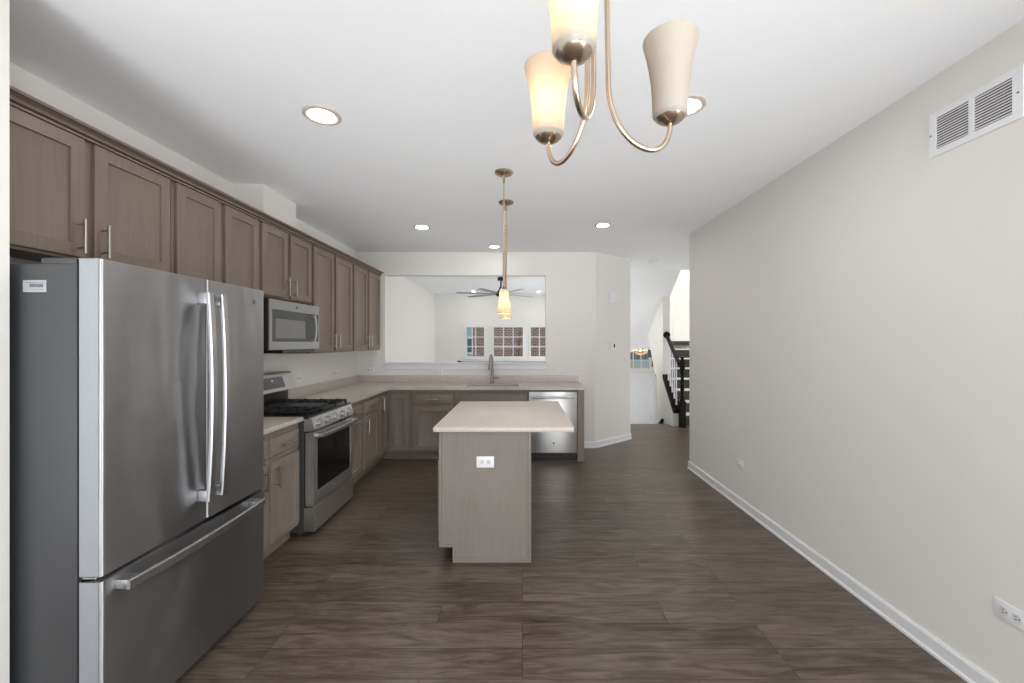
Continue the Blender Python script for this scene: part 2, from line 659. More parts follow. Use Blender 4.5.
# soffit following the down stair, between hall wall and stair wall, then flat over the entry
bm = BM()
prism(bm, [(7.17, H), (9.0, 1.33), (10.2, 1.33), (10.2, 1.45), (9.05, 1.45), (7.3, H + 0.12), (7.17, H + 0.12)], 1.65, 2.77, 'x')
box(bm, 2.77, 3.75, 9.35, 10.2, 1.33, 1.45)
struct('ceiling_stair', bm, 'ceiling')

bm = BM()
box(bm, XL - T, XL, DINING_Y0, YF + T, 0, H)
struct('wall_left', bm, 'wall')
bm = BM()
box(bm, XL, -1.758, 1.285, 1.405, 0, H)
struct('wall_alcove', bm, 'wall')
bm = BM()
box(bm, XL, -2.065, 3.27, 3.74, 2.438, H)
struct('wall_chase', bm, 'wall')
bm = BM()
box(bm, XR, XR + T, DINING_Y0, 4.80, 0, H)
box(bm, XR + T, 3.75, 4.68, 4.80, 0, H)
struct('wall_right', bm, 'wall')
bm = BM()
slab_holes(bm, 'y', YB, YB + T, XL, 1.023, 0, H, [(-1.922, 0.325, 1.175, 2.414)])
# angled return towards the hall
prism(bm, [(1.023, YB), (1.62, 6.24), (1.65, 6.27), (1.65, 6.39), (1.53, 6.39), (0.95, YB + T)], 0, H, 'z')
struct('wall_back', bm, 'wall')
bm = BM()
box(bm, 1.53, 1.65, 6.39, 10.2, -1.47, H)
box(bm, 1.53, 1.65, 10.2, YF, 0, H)
struct('wall_hall', bm, 'wall')
WIN = [(-1.517, -0.961, 1.05, 1.92), (-0.809, 0.058, 1.05, 1.92), (0.171, 0.727, 1.05, 1.92)]
bm = BM()
slab_holes(bm, 'y', YF, YF + T, XL, 1.53, 0, H, WIN)
struct('wall_living', bm, 'wall')
DOORX = (2.30, 3.24)
TR = (2.33, 3.215, 0.775, 1.275)
bm = BM()
slab_holes(bm, 'y', 10.2, 10.32, 1.53, 3.87, -1.47, 5.3, [(TR[0], TR[1], TR[2], TR[3]), (DOORX[0], DOORX[1], -1.47, 0.60)])
struct('wall_entry', bm, 'wall')
bm = BM()
box(bm, 3.75, 3.87, 4.68, 10.2, -1.47, 5.3)
struct('wall_stair', bm, 'wall')
bm = BM()
prism(bm, [(7.70, 0.77), (7.70, 2.45), (8.60, 1.78), (8.65, 1.586), (8.42, 1.275), (8.23, 0.918), (8.05, 0.77), (8.05, -1.47), (7.20, -1.47), (7.20, 0.26)], 2.64, 2.77, 'x')
struct('wall_spandrel', bm, 'wall')
# upper storey around the stair opening
bm = BM()
box(bm, 2.65, 2.77, 7.17, 10.2, H + 0.12, 5.3)
box(bm, 2.65, 3.75, 7.05, 7.17, H + 0.12, 5.3)
struct('wall_upstairs', bm, 'wall')
bm = BM()
box(bm, 2.65, 3.87, 7.05, 10.32, 5.3, 5.4)
struct('ceiling_upstairs', bm, 'ceiling')
bm = BM()
box(bm, 1.65, 3.75, 7.41, 10.2, -1.6, -1.47)
struct('floor_entry', bm, 'floor')
bm = BM()
box(bm, 1.65, 3.75, 7.39, 7.41, -1.47, -0.2)
struct('wall_stepface', bm, 'wall')


def baseboard(name, pts, h=0.085, t=0.014):
    """baseboard with shoe along a poly-line; room lies to the left of the direction of travel"""
    bm = BM()
    for (x0, y0), (x1, y1) in zip(pts, pts[1:]):
        d = Vector((x1 - x0, y1 - y0, 0))
        n = Vector((-d.y, d.x, 0)).normalized()
        prof = [(0, 0), (t + 0.008, 0), (t + 0.008, 0.012), (t, 0.02), (t, h - 0.012), (t - 0.006, h), (0, h)]
        A = [bm.verts.new(Vector((x0, y0, 0)) + n * a + Vector((0, 0, b))) for a, b in prof]
        B = [bm.verts.new(Vector((x1, y1, 0)) + n * a + Vector((0, 0, b))) for a, b in prof]
        k = len(prof)
        fs = [bm.faces.new(A), bm.faces.new(B[::-1])]
        for i in range(k):
            fs.append(bm.faces.new((A[i], B[i], B[(i + 1) % k], A[(i + 1) % k])))
        bmesh.ops.recalc_face_normals(bm, faces=fs)
    return struct(name, bm, 'trim')


baseboard('baseboard_right', [(XR, DINING_Y0), (XR, 4.81), (XR + T, 4.81)])
baseboard('baseboard_back', [(1.65, 6.9), (1.65, 6.27), (1.62, 6.24), (1.023, YB), (0.78, YB)])
baseboard('baseboard_left', [(-1.758, 1.405), (-1.758, 1.285), (XL, 1.285)])

# pass-through sill with apron
bm = BM()
box(bm, -1.96, 0.345, YB - 0.035, YB + T + 0.03, 1.175, 1.195, 0.004)
o = struct('trim_1', bm, 'trim')
bm = BM()
box(bm, -1.935, 0.335, YB - 0.016, YB, 1.098, 1.175, 0.003)
struct('apron', bm, 'trim', o)


def window(n, x0, x1, z0, z1, cols, rows, y=YF):
    bm = BM()
    f = 0.05
    slab_holes(bm, 'y', y - 0.015, y + T, x0, x1, z0, z1, [(x0 + f, x1 - f, z0 + f, z1 - f)])
    box(bm, x0 - 0.03, x1 + 0.03, y - 0.04, y, z0 - 0.025, z0 + 0.01, 0.004)
    o = struct('window_%d' % n, bm, 'trim')
    bm = BM()
    for i in range(1, cols):
        cx = x0 + f + (x1 - x0 - 2 * f) * i / cols
        box(bm, cx - 0.011, cx + 0.011, y + 0.05, y + 0.075, z0 + f, z1 - f)
    for j in range(1, rows):
        cz = z0 + f + (z1 - z0 - 2 * f) * j / rows
        box(bm, x0 + f, x1 - f, y + 0.048, y + 0.077, cz - 0.011, cz + 0.011)
    struct('muntin_grid', bm, 'trim', o)
    bm = BM()
    box(bm, x0 + f - 0.005, x1 - f + 0.005, y + 0.060, y + 0.065, z0 + f - 0.005, z1 - f + 0.005)
    struct('window_pane', bm, 'pane', o)
    return o


window(1, *WIN[0], 2, 3)
window(2, *WIN[1], 3, 3)
window(3, *WIN[2], 2, 3)
window(4, TR[0], TR[1], TR[2], TR[3], 4, 2, y=10.2)

# front door
bm = BM()
box(bm, DOORX[0] + 0.04, DOORX[1] - 0.04, 10.215, 10.26, -1.47, 0.56)
for cx in (DOORX[0] + 0.26, DOORX[1] - 0.26):
    for z0, z1 in ((-1.25, -0.75), (-0.62, 0.02), (0.13, 0.44)):
        box(bm, cx - 0.15, cx + 0.15, 10.207, 10.22, z0, z1, 0.005)
door = struct('door_1', bm, 'trim')
bm = BM()
slab_holes(bm, 'y', 10.17, 10.24, DOORX[0] - 0.06, DOORX[1] + 0.06, -1.47, 0.70, [(DOORX[0] + 0.04, DOORX[1] - 0.04, -1.47, 0.56)])
struct('door_casing', bm, 'trim', door)
for z in (-1.2, -0.4, 0.36):
    bm = BM()
    tube(bm, [(DOORX[1] - 0.035, 10.20, z - 0.05), (DOORX[1] - 0.035, 10.20, z + 0.05)], 0.012)
    o = struct('hinge', bm, 'handle', door)

# ------------------------------------------------------------------ cabinets


def shaker(bm, x0, x1, z0, z1, yf, t=0.02, rail=0.058, rec=0.012):
    """frame-and-panel door, front at y=yf (facing -y)"""
    yb = yf + t
    def R(ax0, ax1, az0, az1, y):
        return [bm.verts.new(p) for p in ((ax0, y, az0), (ax1, y, az0), (ax1, y, az1), (ax0, y, az1))]
    e = 0.003
    L = [R(x0, x1, z0, z1, yb), R(x0, x1, z0, z1, yf + e), R(x0 + e, x1 - e, z0 + e, z1 - e, yf),
         R(x0 + rail, x1 - rail, z0 + rail, z1 - rail, yf),
         R(x0 + rail + 0.002, x1 - rail - 0.002, z0 + rail + 0.002, z1 - rail - 0.002, yf + rec * 0.75),
         R(x0 + rail + 0.010, x1 - rail - 0.010, z0 + rail + 0.010, z1 - rail - 0.010, yf + rec)]
    fs = [bm.faces.new(L[0][::-1]), bm.faces.new(L[-1])]
    for A, B in zip(L, L[1:]):
        for k in range(4):
            fs.append(bm.faces.new((A[k], A[(k + 1) % 4], B[(k + 1) % 4], B[k])))
    bmesh.ops.recalc_face_normals(bm, faces=fs)
    return bm


def drawer_front(bm, x0, x1, z0, z1, yf, t=0.02):
    yb = yf + t
    def R(ax0, ax1, az0, az1, y):
        return [bm.verts.new(p) for p in ((ax0, y, az0), (ax1, y, az0), (ax1, y, az1), (ax0, y, az1))]
    e = 0.010
    L = [R(x0, x1, z0, z1, yb), R(x0, x1, z0, z1, yf + 0.007), R(x0 + e * .6, x1 - e * .6, z0 + e * .6, z1 - e * .6, yf + 0.002), R(x0 + e, x1 - e, z0 + e, z1 - e, yf)]
    fs = [bm.faces.new(L[0][::-1]), bm.faces.new(L[-1])]
    for A, B in zip(L, L[1:]):
        for k in range(4):
            fs.append(bm.faces.new((A[k], A[(k + 1) % 4], B[(k + 1) % 4], B[k])))
    bmesh.ops.recalc_face_normals(bm, faces=fs)
    return bm


def pull(bm, kind, c, z, yf, ln=0.15, out=0.033, r=0.0058):
    if kind == 'v':
        tube(bm, [(c, yf - out, z - ln / 2), (c, yf - out, z + ln / 2)], r, 10)
        for s in (-1, 1):
            tube(bm, [(c, yf, z + s * ln * 0.34), (c, yf - out, z + s * ln * 0.34)], r * 0.8, 8)
    else:
        tube(bm, [(c - ln / 2, yf - out, z), (c + ln / 2, yf - out, z)], r, 10)
        for s in (-1, 1):
            tube(bm, [(c + s * ln * 0.34, yf, z), (c + s * ln * 0.34, yf - out, z)], r * 0.8, 8)
    return bm


def cabinet(name, label, group, loc, rot, W, D, z0, z1, fronts, toe=0.0, m='cab', gap=0.0015):
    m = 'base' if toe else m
    root = thing(name, label, 'cabinet', loc, rot, group)
    bm = BM()
    if toe:
        box(bm, gap, W - gap, -D, 0, toe, z1, 0.0012, 1)
        box(bm, gap, W - gap, -D + 0.065, 0, 0, toe + 0.001)
    else:
        t = 0.018
        # carcass with a recessed underside
        box(bm, gap, W - gap, -D, 0, z0 + 0.02, z1, 0.0012, 1)
        box(bm, gap, W - gap, -D, -D + t, z0, z0 + 0.021)
        box(bm, gap, gap + t, -D + t, 0, z0, z0 + 0.021)
        box(bm, W - gap - t, W - gap, -D + t, 0, z0, z0 + 0.021)
    obj('body', bm, m, root)
    yf = -D - 0.0205
    for kind, x0, x1, a0, a1, h in fronts:
        bm = BM()
        (shaker if kind == 'door' else drawer_front)(bm, x0, x1, a0, a1, yf)
        d = obj('door' if kind == 'door' else ('drawer' if kind == 'drawer' else 'false_drawer_front'), bm, m, root)
        if h:
            bm = BM()
            pull(bm, h[0], h[1], h[2], yf, *(h[3:]))
            p = obj('handle', bm, 'pull', d)
            p['label'] = 'satin steel bar pull'
    return root


RU = PI / 2
UX, UD = XL + 0.002, 0.33          # uppers: face frame at X = -1.973, doors at -1.9535
UG = 'taupe wall cabinets along the left wall'


def upper(y0, y1, z0, z1, label, hz, handles=True):
    W = y1 - y0
    mid = W / 2
    dt = 2.383
    db = z0 + 0.012
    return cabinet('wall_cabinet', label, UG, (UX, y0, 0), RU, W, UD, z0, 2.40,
                   [('door', 0.022, mid - 0.022, db, dt, ('v', mid - 0.052, hz)),
                    ('door', mid + 0.022, W - 0.022, db, dt, ('v', mid + 0.052, hz))])


upper(1.407, 2.298, 1.842, 2.40, 'taupe wall cabinet with two doors above the refrigerator', 1.945)
upper(2.300, 3.058, 1.372, 2.40, 'taupe wall cabinet between refrigerator cabinet and microwave cabinet, lower half hidden by refrigerator', 1.49)
upper(3.060, 3.818, 1.830, 2.40, 'short taupe wall cabinet directly above the microwave', 1.935)
upper(3.820, 4.733, 1.372, 2.40, 'tall taupe wall cabinet just right of the microwave', 1.49)
upper(4.735, 5.648, 1.372, 2.40, 'tall taupe wall cabinet at the far end of the run by the corner', 1.49)

# crown along the uppers
bm = BM()
prof = [(0.0, 2.386), (0.024, 2.386), (0.024, 2.394), (0.012, 2.396), (0.012, 2.401), (0.032, 2.403), (0.034, 2.411), (0.022, 2.414), (0.030, 2.422), (0.044, 2.428), (0.054, 2.430), (0.056, 2.441), (0.0, 2.441)]
xf = UX + UD + 0.0005
ym = 5.625
P0 = [bm.verts.new((xf + a, 1.407, b)) for a, b in prof]
P1 = [bm.verts.new((xf + a, ym + a, b)) for a, b in prof]
P2 = [bm.verts.new((UX + 0.001, ym + a, b)) for a, b in prof]
fs = []
k = len(prof)
for A, B in ((P0, P1), (P1, P2)):
    for i in range(k):
        fs.append(bm.faces.new((A[i], A[(i + 1) % k], B[(i + 1) % k], B[i])))
fs += [bm.faces.new(P0), bm.faces.new(P2[::-1])]
bmesh.ops.recalc_face_normals(bm, faces=fs)
box(bm, UX + 0.002, xf, 1.409, ym, 2.4005, 2.436)
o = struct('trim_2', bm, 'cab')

# base cabinets: frames at X = -1.695, doors at -1.675
BX, BD = XL + 0.002, 0.608
BG = 'grey-taupe base cabinets under the counters'
DR = (0.705, 0.835)
DO = (0.128, 0.672)
cabinet('base_cabinet', 'grey-taupe base cabinet between refrigerator and range with two drawers over two doors', BG, (BX, 2.352, 0), RU, 0.748, BD, 0, 0.883,
        [('drawer', 0.02, 0.350, *DR, ('h', 0.176, 0.77, 0.16)), ('drawer', 0.385, 0.728, *DR, ('h', 0.556, 0.77, 0.16)),
         ('door', 0.02, 0.350, *DO, ('v', 0.306, 0.565)), ('door', 0.385, 0.728, *DO, ('v', 0.430, 0.565))], toe=0.10)
cabinet('base_cabinet', 'grey-taupe base cabinet right of the range with two drawers over two doors', BG, (BX, 3.826, 0), RU, 0.992, BD, 0, 0.883,
        [('drawer', 0.03, 0.48, *DR, ('h', 0.30, 0.77, 0.15)), ('drawer', 0.523, 0.954, *DR, ('h', 0.738, 0.77, 0.15)),
         ('door', 0.03, 0.48, *DO, ('h', 0.30, 0.645, 0.15)), ('door', 0.523, 0.954, *DO, ('v', 0.575, 0.57))], toe=0.10)

# corner unit: one carcass, two full-height doors meeting in the corner
root = thing('corner_cabinet', 'grey-taupe corner base cabinet with two tall doors meeting at the inside corner', 'cabinet', (-2.0, 5.3, 0), 0, BG)
off = (-2.0, 5.3, 0)
bm = BM()
CX, CY = -1.695, 5.13
prism(bm, [(XL + 0.002, 4.82), (CX, 4.82), (CX, CY), (-1.392, CY), (-1.392, 5.736), (XL + 0.002, 5.736)], 0.10, 0.883, 'z')
prism(bm, [(XL + 0.002, 4.82), (CX - 0.065, 4.82), (CX - 0.065, CY + 0.065), (-1.392, CY + 0.065), (-1.392, 5.736), (XL + 0.002, 5.736)], 0, 0.101, 'z')
obj('body', bm, 'base', root, off)
bm = BM()
shaker(bm, 0, 0.262, 0.128, 0.835, -0.0205)
d = obj('door', bm, 'base', root)
d.location = (CX + 2.0, 4.842 - 5.3, 0)
d.rotation_euler = (0, 0, RU)
bm = BM()
pull(bm, 'v', 0.032, 0.74, -0.0205)
h = obj('handle', bm, 'pull', d)
bm = BM()
shaker(bm, -1.65, -1.412, 0.128, 0.835, CY - 0.0205)
obj('door', bm, 'base', root, off)

BW = YB - 0.002
BDB = BW - 5.13
cabinet('base_cabinet', 'grey-taupe base cabinet on back wall left of the sink with a drawer over a door', BG, (-1.390, BW, 0), 0, 0.540, BDB, 0, 0.883,
        [('drawer', 0.035, 0.515, *DR, ('h', 0.27, 0.77, 0.15)), ('door', 0.035, 0.515, *DO, ('v', 0.47, 0.57))], toe=0.10)
cabinet('base_cabinet', 'wide grey-taupe sink cabinet on back wall partly hidden behind the island', BG, (-0.848, BW, 0), 0, 0.922, BDB, 0, 0.66,
        [('drawer_blank', 0.02, 0.902, *DR, None), ('door', 0.02, 0.447, *DO, ('v', 0.40, 0.57)), ('door', 0.475, 0.902, *DO, ('v', 0.52, 0.57))], toe=0.10)
# (the sink cabinet's front rails above the bowl)
sinkcab = [o for o in COL.objects if o.get('label', '').startswith('wide grey-taupe sink')][0]
bm = BM()
box(bm, 0.002, 0.920, -BDB, -BDB + 0.02, 0.66, 0.883)
box(bm, 0.002, 0.020, -BDB + 0.02, 0, 0.66, 0.883)
box(bm, 0.902, 0.920, -BDB + 0.02, 0, 0.66, 0.883)
obj('face_frame', bm, 'base', sinkcab)

# end panel beyond the dishwasher
bm = BM()
box(bm, 0.682, 0.765, 5.085, 5.736, 0, 0.883, 0.002, 1)
box(bm, 0.676, 0.775, 5.079, 5.736, 0, 0.032, 0.002, 1)
o = obj('cabinet_end_panel', bm, 'base')
tag(o, 'narrow grey-taupe panel closing the counter end right of the dishwasher', 'panel')

# ------------------------------------------------------------------ counters
ZC0, ZC1 = 0.8845, 0.915
root = thing('countertop', 'long L-shaped speckled beige quartz countertop right of range and under the pass-through', 'countertop', (-1.9, 5.4, ZC0))
off = (-1.9, 5.4, ZC0)
HX0, HX1, HY0, HY1 = -0.715, -0.047, 5.165, 5.50
bm = BM()
e = 0.004
box(bm, XL + 0.001, -1.655, 3.824, YB - 0.001, ZC0, ZC1)
slab_holes(bm, 'z', ZC0, ZC1, -1.655, 0.79, 5.08, YB - 0.001, [(HX0, HX1, HY0, HY1)])
obj('slab', bm, 'quartz', root, off, smooth=False)
bm = BM()
box(bm, XL + 0.001, XL + 0.02, 3.824, YB - 0.001, ZC1, 1.016, 0.001, 1)
box(bm, XL + 0.02, 0.785, YB - 0.02, YB - 0.001, ZC1, 1.016, 0.001, 1)
obj('backsplash', bm, 'quartz', root, off)
root = thing('countertop', 'short speckled beige quartz countertop between refrigerator and range', 'countertop', (-2.0, 2.7, ZC0))
off = (-2.0, 2.7, ZC0)
bm = BM()
box(bm, XL + 0.001, -1.655, 2.352, 3.100, ZC0, ZC1, 0.002, 2)
obj('slab', bm, 'quartz', root, off)
bm = BM()
box(bm, XL + 0.001, XL + 0.02, 2.352, 3.100, ZC1, 1.016, 0.001, 1)
obj('backsplash', bm, 'quartz', root, off)

# sink
root = thing('sink', 'undermount stainless steel sink below the faucet', 'sink', (-0.38, 5.33, 0.68))
off = (-0.38, 5.33, 0.68)
bm = BM()
x0, x1, y0, y1 = HX0 - 0.01, HX1 + 0.01, HY0 - 0.01, HY1 + 0.01
t = 0.008
box(bm, x0, x1, y0, y1, 0.68, 0.688)
box(bm, x0, x0 + t, y0, y1, 0.688, 0.884)
box(bm, x1 - t, x1, y0, y1, 0.688, 0.884)
box(bm, x0 + t, x1 - t, y0, y0 + t, 0.688, 0.884)
box(bm, x0 + t, x1 - t, y1 - t, y1, 0.688, 0.884)
obj('basin', bm, 'steel', root, off)
bm = BM()
lathe(bm, [(0, 0.689), (0.04, 0.689), (0.044, 0.692), (0.046, 0.688)], (-0.38, 5.34, 0))
obj('drain', bm, 'handle', root, off)

# faucet
FX, FY = -0.415, 5.60
root = thing('faucet', 'tall gooseneck pull-down faucet on the counter behind the sink', 'faucet', (FX, FY, ZC1))
bm = BM()
lathe(bm, [(0.030, 0), (0.030, 0.006), (0.024, 0.010), (0.0235, 0.10), (0.019, 0.115)], (0, 0, 0), 24)
obj('base', bm, 'faucet', root)
bm = BM()
pts = [(0, 0, 0.10), (0, 0, 0.20), (0, 0, 0.29)]
R_ = 0.075
for k in range(1, 13):
    a = PI * k / 12
    pts.append((-0.012 * k / 12, -R_ + R_ * math.cos(a), 0.29 + R_ * 1.25 * math.sin(a)))
obj('neck', tube(bm, pts, 0.019, 14), 'faucet', root)
bm = BM()
tube(bm, [(-0.012, -2 * R_, 0.292), (-0.013, -2 * R_, 0.27), (-0.015, -2 * R_ - 0.004, 0.215), (-0.016, -2 * R_ - 0.004, 0.200)], [0.020, 0.021, 0.026, 0.024], 16)
obj('spray_head', bm, 'faucet', root)
bm = BM()
tube(bm, [(0.015, 0, 0.075), (0.045, 0, 0.075)], 0.012, 12)
tube(bm, [(0.040, 0, 0.075), (0.07, -0.004, 0.072), (0.105, -0.01, 0.066)], [0.013, 0.011, 0.009], 12)
obj('lever', bm, 'faucet', root)

# ------------------------------------------------------------------ refrigerator
FY0, FW = 1.438, 0.906
root = thing('refrigerator', 'stainless french-door refrigerator with bottom freezer drawer', 'refrigerator', (-2.27, FY0, 0), RU)
# local: x along the wall, -y towards the room, front of doors y = -0.795
yF = -0.795
yC = -0.706
bm = BM()
box(bm, 0, FW, yC, 0, 0.02, 1.755, 0.004, 2)
for cx in (0.06, FW - 0.06):
    for cy in (-0.08, yC + 0.08):
        lathe(bm, [(0.02, 0), (0.02, 0.03)], (cx, cy, 0), 12)
c = obj('case', bm, 'fridge_side', root)
bm = BM()
box(bm, 0.006, FW - 0.006, yC - 0.010, yC, 0.03, 1.74)
obj('gasket', bm, 'black', root)


def fridge_door(name, x0, x1, z0, z1):
    # rounded front edges: outline in (x,y) extruded in z
    r = 0.012
    pts = [(x0, yC - 0.009)]
    for k in range(6):
        a = PI / 2 * k / 5
        pts.append((x0 + r - r * math.cos(a), yF + r - r * math.sin(a)))
    for k in range(6):
        a = PI / 2 * (1 - k / 5)
        pts.append((x1 - r + r * math.cos(a), yF + r - r * math.sin(a)))
    pts.append((x1, yC - 0.009))
    bm = BM()
    prism(bm, pts, z0, z1, 'z')
    d = obj(name, bm, 'fridge', root)
    # painted side skins of the door
    for xa, xb in ((x0 - 0.0006, x0 + 0.001), (x1 - 0.001, x1 + 0.0006)):
        bm = BM()
        box(bm, xa, xb, yC - 0.010, yF + 0.013, z0 + 0.002, z1 - 0.002)
        s = obj('door_edge', bm, 'door_edge', d)
        s['label'] = 'pale grey door side'
    return d


GAP = 0.480
ld = fridge_door('door', 0.0, GAP - 0.003, 0.655, 1.772)
rd = fridge_door('door', GAP + 0.003, FW, 0.655, 1.772)
fd = fridge_door('freezer_drawer', 0.0, FW, 0.035, 0.636)


def fridge_handle(parent, p0, p1, side, bow, w, h):
    bm = BM()
    p0, p1 = Vector(p0), Vector(p1)
    pts = []
    for k in range(17):
        u = k / 16
        p = p0.lerp(p1, u)
        pts.append(p + Vector((0, -bow * (1 - (2 * u - 1) ** 2), 0)))
    sweep_rect(bm, pts, side, w, h)
    for p in (p0, p1):
        d = (p1 - p0).normalized() * (0.05 if p is p0 else -0.05)
        q = p + d * 0.5
        sx = w / 2 - 0.001 if abs(side[0]) > 0.5 else 0.025
        sz = 0.025 if abs(side[0]) > 0.5 else w / 2 - 0.001
        box(bm, q.x - sx, q.x + sx, q.y + 0.002, yF + 0.0005, q.z - sz, q.z + sz, 0.003, 2)
    o = obj('handle', bm, 'handle', parent)
    o['label'] = 'bowed satin steel handle'
    return o


fridge_handle(ld, (GAP - 0.043, yF - 0.044, 0.755), (GAP - 0.043, yF - 0.044, 1.705), (1, 0, 0), 0.018, 0.034, 0.018)
fridge_handle(rd, (GAP + 0.040, yF - 0.044, 0.755), (GAP + 0.040, yF - 0.044, 1.705), (1, 0, 0), 0.018, 0.034, 0.018)
fridge_handle(fd, (0.045, yF - 0.048, 0.602), (FW - 0.085, yF - 0.048, 0.602), (0, 0, 1), 0.020, 0.036, 0.018)
bm = BM()
disc(bm, (0.818, yF + 0.0005, 1.700), 0.0125, -0.003, 'y', 24)
em = obj('emblem', bm, 'emblem', rd)
bm = BM()
lathe(bm, [(0.0085, -0.0032), (0.0105, -0.0032), (0.0105, -0.0040), (0.0085, -0.0040), (0.0085, -0.0032)], (0.818, yF + 0.0005, 1.700), 24, 'y')
tube(bm, [(0.814, yF - 0.0033, 1.703), (0.812, yF - 0.0033, 1.700), (0.814, yF - 0.0033, 1.697), (0.817, yF - 0.0033, 1.699)], 0.0006, 6)
tube(bm, [(0.823, yF - 0.0033, 1.703), (0.820, yF - 0.0033, 1.7015), (0.822, yF - 0.0033, 1.700), (0.820, yF - 0.0033, 1.698), (0.823, yF - 0.0033, 1.697)], 0.0006, 6)
obj('monogram', bm, 'handle', em)
# hinges and hinge cover
for xa, xb in ((0.004, 0.075), (FW - 0.075, FW - 0.004)):
    bm = BM()
    box(bm, xa, xb, -0.70, -0.575, 1.755, 1.777, 0.004, 2)
    obj('hinge_cover', bm, 'fridge_side', root)
for cx in (0.03, FW - 0.03):
    bm = BM()
    box(bm, cx - 0.02, cx + 0.02, -0.768, -0.70, 1.7725, 1.777, 0.001, 1)
    obj('hinge', bm, 'handle', root)
    bm = BM()
    box(bm, cx - 0.022, cx + 0.012, -0.765, yC, 0.641, 0.650, 0.002, 1)
    obj('hinge', bm, 'handle', root)
# rating label on the side
bm = BM()
box(bm, -0.0012, 0.0, -0.601, -0.519, 1.655, 1.697)
lb = obj('rating_label', bm, 'label', root)
lb['label'] = 'silver label with barcode'
bm = BM()
z = 1.675
x = -0.590
rnd = random.Random(3)
while x < -0.545:
    w = rnd.choice((0.0012, 0.002, 0.003))
    box(bm, -0.0017, -0.001, x, x + w, 1.672, 1.684)
    x += w + rnd.choice((0.001, 0.0018))
box(bm, -0.0017, -0.001, -0.592, -0.530, 1.688, 1.6895)
box(bm, -0.0017, -0.001, -0.592, -0.550, 1.663, 1.6642)
obj('print', bm, 'ink', lb)

# ------------------------------------------------------------------ range
RY0, RW = 3.105, 0.716
root = thing('range', 'stainless gas range with black grates between two counters', 'range', (-2.287, RY0, 0), RU)
yB = -0.630          # body front
bm = BM()
box(bm, 0, RW, yB, -0.012, 0.03, 0.895, 0.002, 1)
for cx in (0.05, RW - 0.05):
    for cy in (-0.06, yB + 0.06):
        lathe(bm, [(0.018, 0), (0.018, 0.032)], (cx, cy, 0), 12)
obj('body', bm, 'fridge_side', root)
# cooktop with rim
bm = BM()
box(bm, -0.002, RW + 0.002, -0.670, -0.075, 0.895, 0.916, 0.004, 2)
ck = obj('cooktop', bm, 'black', root)
# slanted control panel
bm = BM()
prism(bm, [(-0.632, 0.800), (-0.705, 0.806), (-0.712, 0.815), (-0.690, 0.898), (-0.682, 0.906), (-0.632, 0.906)], 0.0, RW, 'x')
cp = obj('control_panel', bm, 'steel', root)
bm = BM()
box(bm, 0.001, RW - 0.001, -0.690, -0.660, 0.9065, 0.917, 0.002, 1)
obj('front_rim', bm, 'fridge_side', root)
nrm = Vector((0, -0.083, -0.022)).normalized()
for i in range(5):
    cx = 0.09 + i * (RW - 0.18) / 4
    p = Vector((cx, -0.700, 0.858))
    bm = BM()
    tube(bm, [p + nrm * -0.003, p + nrm * 0.006, p + nrm * 0.0062, p + nrm * 0.030, p + nrm * 0.033], [0.027, 0.027, 0.021, 0.020, 0.017], 20)
    kb = obj('knob', bm, 'handle', root)
    bm = BM()
    q = p + nrm * 0.036
    sweep_rect(bm, [q + Vector((0, 0.005, -0.018)), q + Vector((0, -0.005, 0.018))], (1, 0, 0), 0.008, 0.012)
    obj('grip', bm, 'handle', kb)
# grates and burners
for j, (x0, x1) in enumerate(((0.018, 0.243), (0.473, 0.698))):
    bm = BM()
    ya, yb_ = -0.655, -0.120
    zt0, zt1 = 0.936, 0.952
    for xx in (x0, (x0 + x1) / 2 - 0.006, x1 - 0.012):
        box(bm, xx, xx + 0.012, ya, yb_, zt0, zt1, 0.002, 1)
    for n in range(8):
        yy = ya + n * (yb_ - ya - 0.012) / 7
        box(bm, x0, x1, yy, yy + 0.011, zt0, zt1 + (0.006 if n % 2 else 0), 0.002, 1)
    for xx in (x0, x1 - 0.012):
        for yy in (ya, (ya + yb_) / 2, yb_ - 0.014):
            box(bm, xx, xx + 0.014, yy, yy + 0.014, 0.914, zt0 + 0.002)
    g = obj('grate', bm, 'iron', root)
    for yy in (-0.50, -0.235):
        bm = BM()
        lathe(bm, [(0.045, 0.915), (0.048, 0.922), (0.036, 0.924), (0.034, 0.932), (0.0, 0.933)], ((x0 + x1) / 2, yy, 0), 24)
        obj('burner', bm, 'black', root)
bm = BM()
box(bm, 0.249, 0.467, -0.655, -0.120, 0.916, 0.940, 0.006, 2)
box(bm, 0.257, 0.459, -0.600, -0.140, 0.939, 0.952, 0.004, 1)
obj('griddle', bm, 'griddle', root)
# backguard
bm = BM()
prism(bm, [(0.010, 0.895), (-0.105, 0.895), (-0.105, 1.05), (0.010, 1.05)], 0.004, RW - 0.004, 'x')
obj('backguard', bm, 'black', root)
bm = BM()
prism(bm, [(0.012, 1.048), (-0.178, 1.048), (-0.184, 1.056), (-0.133, 1.200), (-0.118, 1.210), (0.012, 1.210)], 0.0, RW, 'x')
bg = obj('console', bm, 'steel', root)
bm = BM()
def cons(u, z, o=0.0):
    f = (z - 1.056) / (1.200 - 1.056)
    return (u, -0.184 + f * 0.051 - o, z)
A = [cons(0.15, 1.082, .001), cons(0.55, 1.082, .001), cons(0.55, 1.176, .001), cons(0.15, 1.176, .001)]
B = [(p[0], p[1] + 0.004, p[2]) for p in A]
va = [bm.verts.new(p) for p in A]
vb = [bm.verts.new(p) for p in B]
fs = [bm.faces.new(va), bm.faces.new(vb[::-1])] + [bm.faces.new((va[i], vb[i], vb[(i + 1) % 4], va[(i + 1) % 4])) for i in range(4)]
bmesh.ops.recalc_face_normals(bm, faces=fs)
dp = obj('display', bm, 'smoke_glass', bg)
bm = BM()
c = cons(0.39, 1.145, .002)
